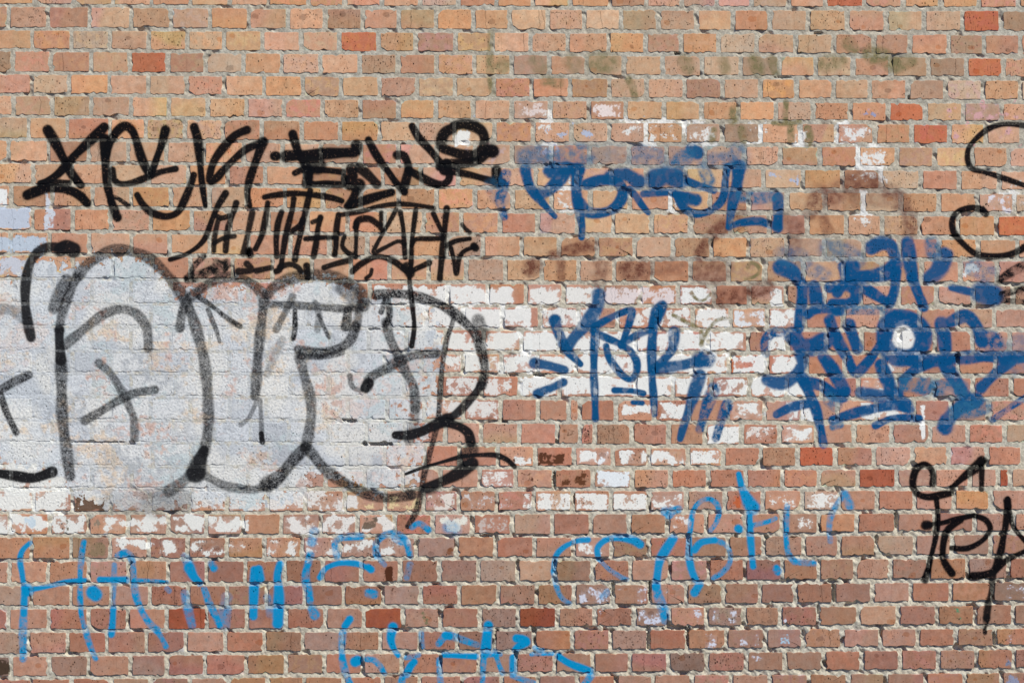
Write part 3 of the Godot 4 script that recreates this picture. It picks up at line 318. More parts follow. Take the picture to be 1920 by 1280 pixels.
func new_brick(k: int, x0: float, x1: float, code: String, inside: bool) -> void:
	var across := clampf((x0 + x1) / 3840.0, 0.0, 1.0)
	var hj := (lerpf(7.2, 8.8, across) + rng.randf_range(-1.2, 1.4)) * 0.5
	var bj := (lerpf(6.0, 8.6, across) + rng.randf_range(-0.9, 1.2)) * 0.5
	var lowdown := clampf((k - 21.0) / 6.0, 0.0, 1.0)
	bj += lowdown * 0.5
	var cx := (x0 + x1) * 0.5
	var top := bed(k, cx) if inside else bed(0, cx) + (k) * 43.0
	var bot := bed(k + 1, cx) if inside else top + 43.0
	var c: Array = PAL[code]
	var f := rng.randf_range(0.95, 1.05)
	var warm := rng.randf_range(-4, 4)
	if code != "c":   # one clay, fired paler above and redder below
		var common := Color(197, 153, 122).lerp(Color(187, 142, 116), clampf((k - 10.0) / 6.0, 0.0, 1.0))
		c = [lerpf(c[0], common.r, 0.22), lerpf(c[1], common.g, 0.22), lerpf(c[2], common.b, 0.22)]
	if k > 12: c = [c[0] - 7, c[1] - 9, c[2] - 3]
	f *= lerpf(1.0, 0.9, clampf((k - 20.0) / 5.0, 0.0, 1.0)) * (0.9 if code == "c" and k > 20 else 1.0)
	var rough := rng.randf_range(0.5, 1.35)
	bricks.append({
		"k": k, "x0": x0 + hj, "x1": x1 - hj, "y0": top + bj, "y1": bot - bj, "inside": inside,
		"rgb": [c[0] * f + warm, c[1] * f, c[2] * f - warm], "z": rng.randf_range(-0.0007, 0.0006) * (1.0 + lowdown), "ax": rng.randf_range(-1, 1) * 0.000010, "ay": rng.randf_range(-1, 1) * 0.000016,
		"slope": rng.randf_range(-0.012, 0.012), "seed": rng.randi(), "cut": rng.randf() < 0.3, "rough": rough, "seen": 0,
	})


func lay_courses() -> void:
	for k in COURSES.size():
		var codes: String = COURSES[k][0]
		var joints: PackedFloat64Array = COURSES[k][1].split_floats(" ")
		var x0 := joints[0] - 71.0 if joints[0] > 12.0 else joints[0] - 71.0
		for i in joints.size() + 1:
			var x1 := joints[i] if i < joints.size() else joints[joints.size() - 1] + 71.0
			new_brick(k, x0, x1, codes[mini(i, codes.length() - 1)], true)
			x0 = x1
		# the course goes on past the picture
		var keys := "mrnpdopmr"
		var left := joints[0] - 71.0
		for i in 8:
			new_brick_beyond(k, left - 71.0, left, keys[rng.randi() % keys.length()])
			left -= 71.0
		for i in 8:
			new_brick_beyond(k, x0, x0 + 71.0, keys[rng.randi() % keys.length()])
			x0 += 71.0
	for k in range(-6, 38):
		if k >= 0 and k < COURSES.size(): continue
		var keys := "mrnpdopmr"
		var x := -640.0 + (k & 1) * 36.0
		while x < 2540.0:
			new_brick(k, x, x + 71.0, keys[rng.randi() % keys.length()], false)
			x += 71.0
	# which cells of the grid lie on which brick
	brick_at.resize(GW * GH)
	brick_at.fill(-1)
	tone.resize(CW * CH)
	tone.fill(1)
	for b in bricks.size():
		var d := bricks[b]
		var xa := clampi(int(ceil((d.x0 + OX) * 0.5 - 0.5)), 0, GW)
		var xb := clampi(int(ceil((d.x1 + OX) * 0.5 - 0.5)), 0, GW)
		for gy in range(clampi(int(ceil((d.y0 + OY) * 0.5 - 0.5)), 0, GH), clampi(int(ceil((d.y1 + OY) * 0.5 - 0.5)), 0, GH)):
			for gx in range(xa, xb):
				brick_at[gy * GW + gx] = b
		var px := clampi(int(round(d.x0)) + OX, 0, CW)
		var n := clampi(int(round(d.x1)) + OX, 0, CW) - px
		if n > 0:
			for y in range(clampi(int(round(d.y0)) + OY, 0, CH), clampi(int(round(d.y1)) + OY, 0, CH)):
				for i in range(y * CW + px, y * CW + px + n):
					tone[i] = 0


func new_brick_beyond(k: int, x0: float, x1: float, code: String) -> void:
	new_brick(k, x0, x1, code, true)
	bricks[bricks.size() - 1].inside = false


# ---------------------------------------------------------------- paint

func spray_everything() -> void:
	for a: PackedFloat32Array in [pr, pg, pb, pa, near]:
		pass
	pr.resize(CW * CH); pg.resize(CW * CH); pb.resize(CW * CH); pa.resize(CW * CH); near.resize(CW * CH)
	near.fill(9.0)
	owner_of.resize(GW * GH)
	owner_of.fill(-1)
	for c: String in COATS: coat(c)
	var all := tags()
	for t in all.size():
		for s: String in all[t][4]:
			if s == "fill":
				silver_fill(t)
			else:
				spray(t, s, all[t][2], all[t][3])


var letters: Array = []   # [tag, part] of each owner number


func letter_number(t: int, part: String) -> int:
	var i := letters.find([t, part])
	if i < 0:
		letters.append([t, part])
		i = letters.size() - 1
	return i


var lines: Dictionary = {}   # owner number -> [points, half widths] sprayed so far


func joined_letter(t: int, part: String, path: PackedVector2Array, half: float) -> int:
	# strokes of one letter that do not touch each other are parts of their own
	var n := 0
	while true:
		var called := part if n == 0 else "%s/%d" % [part, n]
		var id := letter_number(t, called)
		if not lines.has(id):
			lines[id] = [path.duplicate(), half]
			return id
		var old: PackedVector2Array = lines[id][0]
		for i in range(0, path.size(), 3):
			for j in range(0, old.size(), 3):
				if path[i].distance_to(old[j]) < half + lines[id][1] + 3.0:
					old.append_array(path)
					lines[id][0] = old
					return id
		n += 1
	return -1


func blend(i: int, r: float, g: float, b: float, a: float) -> void:
	var under := pa[i] * (1.0 - a)
	var full := a + under
	if full < 0.004: return
	pr[i] = (r * a + pr[i] * under) / full
	pg[i] = (g * a + pg[i] * under) / full
	pb[i] = (b * a + pb[i] * under) / full
	pa[i] = full


func coat(text: String) -> void:
	var v: PackedFloat64Array = text.split_floats(" ")
	var col := lin(v[0], v[1], v[2])
	var cover: float = v[3]
	var on_mortar: float = v[5]
	var on_brick: float = v[6]
	var big: bool = v[4] >= 3.5
	var small: bool = v[4] < 2.5
	var fade: float = v[11]
	for y in range(maxi(int(v[8]) + OY, 0), mini(int(v[10]) + OY, CH)):
		var ey: float = minf(y - OY - v[8], v[10] - y + OY)
		for x in range(maxi(int(v[7]) + OX, 0), mini(int(v[9]) + OX, CW)):
			var i := y * CW + x
			var e: float = minf(minf(x - OX - v[7], v[9] - x + OX), ey)
			var n := (flake[i] * 0.82 + fine[i] * 0.18) / 255.0
			if small: n = (flake[i] * 0.45 + mid[i] * 0.3 + fine[i] * 0.25) / 255.0
			var c := cover * clampf(e / fade * 0.7 + 0.3, 0.0, 1.0)
			if big and cover < 0.93: c += 0.1
			if tone[i] == 1: c *= on_mortar
			else:
				c *= on_brick
				if i > CW * 4 and i < CW * (CH - 4) and tone[i - 4] + tone[i + 4] + tone[i - CW * 4] + tone[i + CW * 4] > 0: c -= 0.16
			var a := clampf((c - ((n - 0.5) * 2.0 + 0.5)) * 7.0 + 0.25, 0.0, 1.0)
			a = maxf(a, 0.42 * clampf((c - ((n - 0.5) * 1.3 + 0.5)) * 2.2 + 0.55, 0.0, 1.0) * (0.4 + 0.6 * fine[i] / 255.0) * clampf(e / fade, 0.0, 1.0) * (1.0 if cover > 0.3 else 0.0))   # chalky residue
			if a > 0.0:
				var t := 0.9 + 0.14 * (grit[i] / 255.0)
				blend(i, col.r * t, col.g * t, col.b * t, a * 0.96)


func silver_fill(t: int) -> void:
	var id := letter_number(t, "fill")
	var white := lin(222, 219, 211)
	var silver := lin(204, 207, 209)
	var dim := lin(160, 164, 168)
	var ochre := lin(222, 178, 118)
	var pink := lin(214, 186, 174)
	var teal := lin(184, 198, 198)
	for flat in SILVER:
		var poly := PackedVector2Array()
		for i in range(0, flat.size(), 2): poly.append(Vector2(flat[i], flat[i + 1]))
		for y in range(455 + OY, 960 + OY):
			for x in range(44, 850 + OX):
				var i := y * CW + x
				var j := (mid[i] - 128) * 0.22
				var k := (mid[(i + 90000) % (CW * CH)] - 128) * 0.22
				if not Geometry2D.is_point_in_polygon(Vector2(x - OX + j, y - OY + k), poly): continue
				var c := silver
				if tone[i] == 0:
					var bb := brick_at[(y >> 1) * GW + (x >> 1)]
					if bb >= 0: c = c.lerp(dim if bricks[bb].seed % 3 == 0 else white, float(bricks[bb].seed % 100) * 0.006)
				var grime := low[(i + 210000) % (CW * CH)] / 255.0 * 0.5 + mid[(i + 510000) % (CW * CH)] / 255.0 * 0.5
				c = c.lerp(dim, clampf((grime - 0.5) * 3.0, 0.0, 0.75))
				var w := low[(i + 500000) % (CW * CH)] / 255.0
				c = c.lerp(white, clampf((w - 0.5) * 4.0, 0.0, 0.8))
				var o := low[(i + 1400000) % (CW * CH)] / 255.0 * 0.7 + mid[(i + 700000) % (CW * CH)] / 255.0 * 0.3
				c = c.lerp(ochre, clampf((o - 0.62) * 4.0, 0.0, 0.4))
				c = c.lerp(teal, clampf((0.36 - o) * 6.0, 0.0, 0.6))
				var q := low[(i + 900000) % (CW * CH)] / 255.0 * 0.6 + mid[(i + 300000) % (CW * CH)] / 255.0 * 0.4
				c = c.lerp(pink, clampf((q - 0.6) * 6.0, 0.0, 0.5))
				c = c.lerp(dim, clampf((fine[i] / 255.0 - 0.56) * 3.0, 0.0, 0.5))
				var speck := fine[(i + 150000) % (CW * CH)] / 255.0 * 0.7 + grit[i] / 255.0 * 0.3
				c = c * clampf(0.95 + 0.12 * speck - clampf((0.34 - speck) * 1.8, 0.0, 0.3), 0.5, 1.06)
				var a := 0.97
				if x > 640 + OX:
					a = clampf((0.95 - (x - OX - 640) / 420.0 - ((mid[i] / 255.0 - 0.5) * 1.6 + 0.25)) * 5.0, 0.0, 0.95)
					if tone[i] == 1: a *= 0.6
				elif tone[i] == 1:
					a *= 0.84 - 0.5 * clampf((mid[i] - 128) / 40.0, 0.0, 1.0)
					c = c.lerp(dim, 0.25)
				else: a *= 1.0 - 0.5 * clampf((q - 0.62) * 9.0, 0.0, 1.0)
				blend(i, c.r, c.g, c.b, a)
				if (x & 1) == 0 and (y & 1) == 0 and a > 0.4:
					owner_of[(y >> 1) * GW + (x >> 1)] = id


func spray(t: int, text: String, rgb: Array, on_mortar: float) -> void:
	var halves := text.split(" | ")
	var head := halves[0].split(" ")
	var wide := head[1].split(">")
	var w0 := float(wide[0]) * 0.5
	var w1 := float(wide[wide.size() - 1]) * 0.5
	var alpha := float(head[2])
	var pts := PackedVector2Array()
	for p: String in halves[1].split(" "):
		var xy := p.split_floats(",")
		pts.append(Vector2(xy[0], xy[1]))
	# a smooth curve through the points
	var path := PackedVector2Array()
	for i in pts.size() - 1:
		var a := pts[maxi(i - 1, 0)]
		var d := pts[mini(i + 2, pts.size() - 1)]
		var n := maxi(int(pts[i].distance_to(pts[i + 1]) / 2.5), 1)
		for s in n: path.append(pts[i].cubic_interpolate(pts[i + 1], a, d, float(s) / n))
	path.append(pts[pts.size() - 1])
	var id := joined_letter(t, head[0], path, maxf(w0, w1))
	var x0 := CW; var x1 := 0; var y0 := CH; var y1 := 0
	for s in path.size():
		var u := float(s) / maxi(path.size() - 1, 1)
		var r := lerpf(w0, w1, u) * (1.0 + 0.10 * sin(s * 0.21 + pts[0].x))
		var c := path[s] + Vector2(OX, OY)
		var reach := r * 1.62 + 2.0
		var xa := clampi(int(c.x - reach), 0, CW - 1); var xb := clampi(int(c.x + reach) + 1, 0, CW - 1)
		var ya := clampi(int(c.y - reach), 0, CH - 1); var yb := clampi(int(c.y + reach) + 1, 0, CH - 1)
		x0 = mini(x0, xa); x1 = maxi(x1, xb); y0 = mini(y0, ya); y1 = maxi(y1, yb)
		for y in range(ya, yb + 1):
			var dy := y - c.y
			for x in range(xa, xb + 1):
				var dx := x - c.x
				var q := sqrt(dx * dx + dy * dy) / r
				var i := y * CW + x
				if q < near[i]: near[i] = q
	var col := lin(rgb[0], rgb[1], rgb[2])
	var blue: bool = rgb[2] > rgb[0] + 60 and rgb[1] < 100
	if blue and alpha < 0.75: col = lin(38, 96, 132)
	var soft := lerpf(0.8, 0.34, clampf((alpha - 0.4) / 0.55, 0.0, 1.0)) + 1.3 / (w0 + 1.0) + (0.55 if t < 2 else 0.18 if t != 2 else 0.08)
	for y in range(y0, y1 + 1):
		for x in range(x0, x1 + 1):
			var i := y * CW + x
			var q := near[i]
			if q > 8.0: continue
			near[i] = 9.0
			var g := grit[i] / 255.0
			var edge := clampf((1.0 + soft * 0.5 - q) / soft, 0.0, 1.0)
			edge = edge * edge * (3.0 - 2.0 * edge)
			var cov := 1.0 - pow(1.0 - edge, 1.9)   # spray that half covers still looks dark
			var a := (1.0 - pow(1.0 - alpha, 1.25)) * cov
			if alpha < 0.85: a *= clampf(0.72 + 0.56 * g + (mid[(i + 120000) % (CW * CH)] - 128) * 0.0016, 0.4, 1.2)
			if t != 2 and alpha < 0.85: a *= clampf(1.0 + (mid[(i + 120000) % (CW * CH)] - 128) * 0.005, 0.5, 1.2)
			if t >= 5 and t <= 7: a *= 1.0 - 0.35 * clampf((flake[(i + 660000) % (CW * CH)] - 150) / 30.0, 0.0, 1.0)   # worn thin
			# overspray
			a = maxf(a, (0.15 if blue else 0.26) * alpha * clampf((1.6 - q) * 1.5, 0.0, 1.0) * (0.2 + g))
			if tone[i] == 1: a *= on_mortar * (0.9 + 0.16 * fine[i] / 255.0)
			a *= 1.0 - 0.5 * clampf((fine[(i + 40000) % (CW * CH)] - 185) / 30.0, 0.0, 1.0)
			if tone[i] == 0 and alpha >= 0.85: a = 1.0 - (1.0 - a) * lerpf(1.0, 0.3, clampf(edge * 1.6 - 0.6, 0.0, 1.0))
			a = minf(a, 0.995)
			if a < 0.01: continue
			var lift := 0.0 if alpha > 0.9 else 0.012 * (1.0 - alpha)
			blend(i, col.r + lift, col.g + lift, col.b + lift, a)
			if (x & 1) == 0 and (y & 1) == 0 and edge > 0.4 and a > 0.2:
				owner_of[(y >> 1) * GW + (x >> 1)] = id


# ---------------------------------------------------------------- surface grain

func grain_canvas() -> Array:
	# colour: a multiplier (188 = 1.0 in sRGB, linear 0.5); height: relief
	var colour := PackedByteArray()
	colour.resize(CW * CH * 3)
	var height := PackedByteArray()
	height.resize(CW * CH)
	for y in CH:
		var lowdown := clampf((y - OY - 900.0) / 250.0, 0.0, 1.0)
		for x in CW:
			var i := y * CW + x
			var g := (grit[i] - 128) * 0.085
			var m := (mid[i] - 128) * 0.16
			var f := (fine[i] - 128) * 0.10
			var v := MID
			if tone[i] == 1:
				v += g * 1.9 + m * 0.8 + f * 1.6
				var j := i * 3
				colour[j] = clampi(int(v), 0, 255)
				colour[j + 1] = clampi(int(v), 0, 255)
				colour[j + 2] = clampi(int(v), 0, 255)
				height[i] = clampi(int(128 + g * 3.2 + f * 3.6 + m * 0.7), 0, 255)
			else:
				height[i] = clampi(int(128 + g * 0.9 + f * 0.9), 0, 255)
	# rough render-like skin under the silver paint
	for y in range(520 + OY, 950 + OY):
		for x in range(0, 720 + OX):
			var i := y * CW + x
			var k := clampf(mid[(i + 210000) % (CW * CH)] / 255.0 * 1.4 - 0.2, 0.15, 1.0) * clampf((720.0 + OX - x) / 200.0, 0.0, 1.0)
			height[i] = clampi(int(height[i] + k * ((fine[(i + 150000) % (CW * CH)] - 128) * 1.5 + (grit[(i + 70000) % (CW * CH)] - 128) * 0.3 + (mid[(i + 60000) % (CW * CH)] - 128) * 0.35)), 0, 255)
	var local := RandomNumberGenerator.new()
	for b in bricks.size():
		var d := bricks[b]
		if d.x1 < -OX or d.x0 > CW - OX or d.y1 < -OY or d.y0 > CH - OY: continue
		local.seed = d.seed
		var xa := clampi(int(round(d.x0)) + OX, 0, CW); var xb := clampi(int(round(d.x1)) + OX, 0, CW)
		var ya := clampi(int(round(d.y0)) + OY, 0, CH); var yb := clampi(int(round(d.y1)) + OY, 0, CH)
		var kind := local.randf()
		var split := lerpf(d.x0, d.x1, local.randf_range(0.25, 0.75)) + OX
		var side := 1.0 if local.randf() < 0.5 else -1.0
		var width := local.randf_range(4.0, 26.0)
		# second tone of this brick
		var tr := local.randf_range(-10, 8); var tg := local.randf_range(-13, 9); var tb := local.randf_range(-16, 9)
		if kind > 0.72: tr *= 0.25; tg *= 0.25; tb *= 0.25
		var shift := local.randi() % 900000
		var mottle := local.randf_range(0.05, 0.16)
		for y in range(ya, yb):
			for x in range(xa, xb):
				var i := y * CW + x
				var n := (low[(i + shift) % (CW * CH)] - 128) * 0.004
				var k := clampf((x - split + n * 40.0 + (y - ya - 18) * 0.2) * side / width + 0.5, 0.0, 1.0)
				if kind < 0.25: k = clampf((mid[(i + shift) % (CW * CH)] - 118) / 40.0, 0.0, 1.0)
				elif kind < 0.4: k = clampf(((y - ya) / 36.0 - 0.5) * side * 2.0 + n * 3.0 + 0.5, 0.0, 1.0)
				var v := MID + (grit[i] - 128) * 0.07 + (mid[(i + shift) % (CW * CH)] - 128) * mottle + (fine[i] - 128) * 0.05
				var j := i * 3
				v += (low[i] - 128) * 0.09
				var q := (mid[(i + shift + 40000) % (CW * CH)] - 128) * 0.13
				colour[j] = clampi(int(v + tr * k), 0, 255)
				colour[j + 1] = clampi(int(v + tg * k + q * 0.6), 0, 255)
				colour[j + 2] = clampi(int(v + tb * k + q), 0, 255)
		# pits, iron spots, hairline drag marks
		for s in int(3.0 + 58.0 * pow(local.randf(), 2.2)):
			var x := local.randi_range(xa + 1, maxi(xb - 3, xa + 1)); var y := local.randi_range(ya + 1, maxi(yb - 3, ya + 1))
			if x < 2 or y < 2 or x > CW - 6 or y > CH - 12: continue
			var dark := local.randf_range(0.3, 0.85)
			var w := 1 if local.randf() < 0.75 else 2
			var h := 1 if local.randf() < 0.6 else local.randi_range(2, 3)
			if local.randf() < 0.1: w = 1; h = local.randi_range(5, 10); dark = 0.82
			for yy in range(y, y + h):
				for xx in range(x, x + w):
					var i := yy * CW + xx
					for q in 3: colour[i * 3 + q] = int(colour[i * 3 + q] * dark)
					height[i] = maxi(height[i] - 46, 0)
					pr[i] *= dark; pg[i] *= dark; pb[i] *= dark
		for s in (1 if local.randf() < 0.45 else 0) + (1 if local.randf() < 0.2 else 0):  # drag marks and hairline cracks from top to bottom
			var x := float(local.randi_range(xa + 8, maxi(xb - 8, xa + 9)))
			var deep := 0.93 if local.randf() < 0.88 else 0.72
			for y in range(ya + 1, yb - 1):
				x += local.randf_range(-0.3, 0.3) * (1.0 if deep > 0.8 else 2.2)
				var i := y * CW + clampi(int(x), 0, CW - 1)
				for q in 3: colour[i * 3 + q] = int(colour[i * 3 + q] * deep)
				height[i] = maxi(height[i] - (14 if deep > 0.8 else 50), 0)
				if deep < 0.8: pr[i] *= 0.75; pg[i] *= 0.75; pb[i] *= 0.75
		if local.randf() < 0.3:  # a spalled scar, darker and rougher
			var cx := local.randf_range(xa + 6, xb - 6); var cy := local.randf_range(ya + 5, yb - 5)
			var r := local.randf_range(2.0, 6.0)
			var redder := local.randf() < 0.6
			for y in range(int(cy - r), int(cy + r) + 1):
				for x in range(int(cx - r * 1.3), int(cx + r * 1.3) + 1):
					if x < xa or x >= xb or y < ya or y >= yb: continue
					var i := y * CW + x
					if Vector2((x - cx) / 1.3, y - cy).length() < r * (0.5 + mid[(i + shift) % (CW * CH)] / 255.0):
						colour[i * 3] = int(colour[i * 3] * (0.95 if redder else 0.86))
						colour[i * 3 + 1] = int(colour[i * 3 + 1] * (0.88 if redder else 0.85))
						colour[i * 3 + 2] = int(colour[i * 3 + 2] * (0.82 if redder else 0.85))
						height[i] = maxi(height[i] - 30, 0)
	return [colour, height]


func make_materials(grain: Array) -> void:
	var colour := Image.create_from_data(CW, CH, false, Image.FORMAT_RGB8, grain[0])
	var bytes := PackedByteArray()
	bytes.resize(CW * CH * 4)
	var curve := PackedByteArray()
	curve.resize(4097)
	for i in 4097: curve[i] = int(Color(i / 4096.0, 0, 0).linear_to_srgb().r * 255.0 + 0.5)
	for i in CW * CH:
		var a := pa[i]
		if a > 0.003:
			var j := i * 4
			bytes[j] = curve[int(pr[i] * 4096.0)]
			bytes[j + 1] = curve[int(pg[i] * 4096.0)]
			bytes[j + 2] = curve[int(pb[i] * 4096.0)]
			bytes[j + 3] = int(a * 255.0)
	var paint := Image.create_from_data(CW, CH, false, Image.FORMAT_RGBA8, bytes)
	var relief := Image.create_from_data(CW, CH, false, Image.FORMAT_L8, grain[1])
	bare = StandardMaterial3D.new()
	bare.resource_name = "brick and mortar"
	bare.albedo_texture = ImageTexture.create_from_image(colour)
	bare.vertex_color_use_as_albedo = true
	bare.roughness = 0.93
	bare.metallic_specular = 0.05
	bare.heightmap_enabled = true
	bare.heightmap_texture = ImageTexture.create_from_image(relief)
	bare.heightmap_scale = 0.19
	wall_paint = bare.duplicate()
	wall_paint.resource_name = "painted brick and mortar"
	wall_paint.detail_enabled = true
	wall_paint.detail_blend_mode = BaseMaterial3D.BLEND_MODE_MIX
	wall_paint.detail_uv_layer = BaseMaterial3D.DETAIL_UV_1
	wall_paint.detail_albedo = ImageTexture.create_from_image(paint)
	var white := Image.create(4, 4, false, Image.FORMAT_L8)
	white.fill(Color.WHITE)
	wall_paint.detail_mask = ImageTexture.create_from_image(white)


# ---------------------------------------------------------------- the wall

func ground() -> void:
	var m := StandardMaterial3D.new()
	m.albedo_color = Color(0.46, 0.44, 0.41)
	m.roughness = 0.95
	var n := FastNoiseLite.new()
	n.seed = 5
	n.frequency = 0.02
	var t := NoiseTexture2D.new()
	t.noise = n
	t.seamless = true
	t.width = 256
	t.height = 256
	var ramp := Gradient.new()
	ramp.set_color(0, Color(0.75, 0.75, 0.75))
	ramp.set_color(1, Color.WHITE)
	t.color_ramp = ramp
	m.albedo_texture = t
	m.uv1_triplanar = true
	m.uv1_world_triplanar = true
	var p := BoxMesh.new()
	p.size = Vector3(300, 0.2, 300)
	var o := MeshInstance3D.new()
	o.name = "pavement"
	o.mesh = p
	o.material_override = m
	o.position = Vector3(0, -0.1, 0)
	add_child(o)
	tag_node(o, "grey pavement at the foot of the brick wall", "pavement", "", "structure")


func recess(x: float, y: float) -> float:
	# millimetres that the joints lie behind the brick faces
	var top := 1.9
	var r := lerpf(top, 2.4, clampf((y - 200.0) / 250.0, 0.0, 1.0))
	var low_ := lerpf(3.5, 5.8, clampf((x - 500.0) / 700.0, 0.0, 1.0))
	r = lerpf(r, low_, clampf((y - 880.0) / 160.0, 0.0, 1.0))
	var flush := clampf((760.0 - x) / 160.0, 0.0, 1.0) * clampf((y - 505.0) / 40.0, 0.0, 1.0) * clampf((950.0 - y) / 60.0, 0.0, 1.0)
	return lerpf(r, 0.4, flush)


func mortar_heights() -> void:
	var w := GW + 1
	mz.resize(w * (GH + 1))
	var lumps := FastNoiseLite.new()
	lumps.seed = 77
	lumps.frequency = 0.055
	lumps.fractal_octaves = 4
	var gaps := FastNoiseLite.new()
	gaps.seed = 78
	gaps.frequency = 0.02
	gaps.fractal_octaves = 3
	for gy in GH + 1:
		var y := gy * 2.0 - OY
		for gx in w:
			var x := gx * 2.0 - OX
			var r := recess(x, y)
			var n := lumps.get_noise_2d(x, y)
			var d := r * (1.0 + n * 1.1) + n * 0.5
			var g := gaps.get_noise_2d(x, y) - 0.30
			if g > 0.0: d += g * 13.0 * minf(r, 5.0)
			mz[gy * w + gx] = -minf(maxf(d, r * 0.25 - 0.25), 24.0) * 0.001
	for k in range(13, 23):   # cracks under the courses where paint and mortar lie flush
		for gx in range(20, (770 + OX) / 2):
			var x := gx * 2.0 - OX
			var open_ := gaps.get_noise_2d(x * 0.9, k * 400.0) + 0.12
			if open_ < 0.0: continue
			var gy := int(round((bed(k, x) - 3.2 + lumps.get_noise_2d(x, k * 90.0) * 1.6 + OY) / 2.0))
			mz[gy * w + gx] -= minf(open_ * 9.0, 3.2) * 0.001
	for h: String in HOLES:
		var v: PackedFloat64Array = h.split_floats(" ")
		for gy in range(int((v[1] - v[3] * 1.4 + OY) / 2), int((v[1] + v[3] * 1.4 + OY) / 2) + 2):
			for gx in range(int((v[0] - v[2] * 1.4 + OX) / 2), int((v[0] + v[2] * 1.4 + OX) / 2) + 2):
				if gx < 0 or gy < 0 or gx >= w or gy > GH: continue
				var x := gx * 2.0 - OX; var y := gy * 2.0 - OY
				var q := Vector2((x - v[0]) / v[2], (y - v[1]) / v[3]).length() + lumps.get_noise_2d(x * 3.0, y * 3.0) * 0.5
				if q < 1.0:
					mz[gy * w + gx] = minf(mz[gy * w + gx], -v[4] * 0.001 * minf(1.0, (1.0 - q) * 3.0 + 0.35))


func mortar_colour(x: float, y: float) -> Color:
	var t := clampf((y - 300.0) / 500.0, 0.0, 1.0)
	var i := clampi(int(y) + OY, 0, CH - 1) * CW + clampi(int(x) + OX, 0, CW - 1)
	var c := Color(0.445, 0.395, 0.312).lerp(Color(0.515, 0.462, 0.362), t)
	var cement := clampf((low[(i + 640000) % (CW * CH)] - 118) / 50.0, 0.0, 1.0)   # older grey pointing, newer sandy repairs
	c = c.lerp(Color(0.43, 0.405, 0.34) * (1.0 + 0.12 * t), cement * 0.6)
	return c * (1.0 + (mid[(i + 70000) % (CW * CH)] - 128) * 0.0016) * GAIN


func brick_z(d: Dictionary, x: float, y: float) -> float:
	return d.z + d.ax * (x - (d.x0 + d.x1) * 0.5) + d.ay * (y - (d.y0 + d.y1) * 0.5)


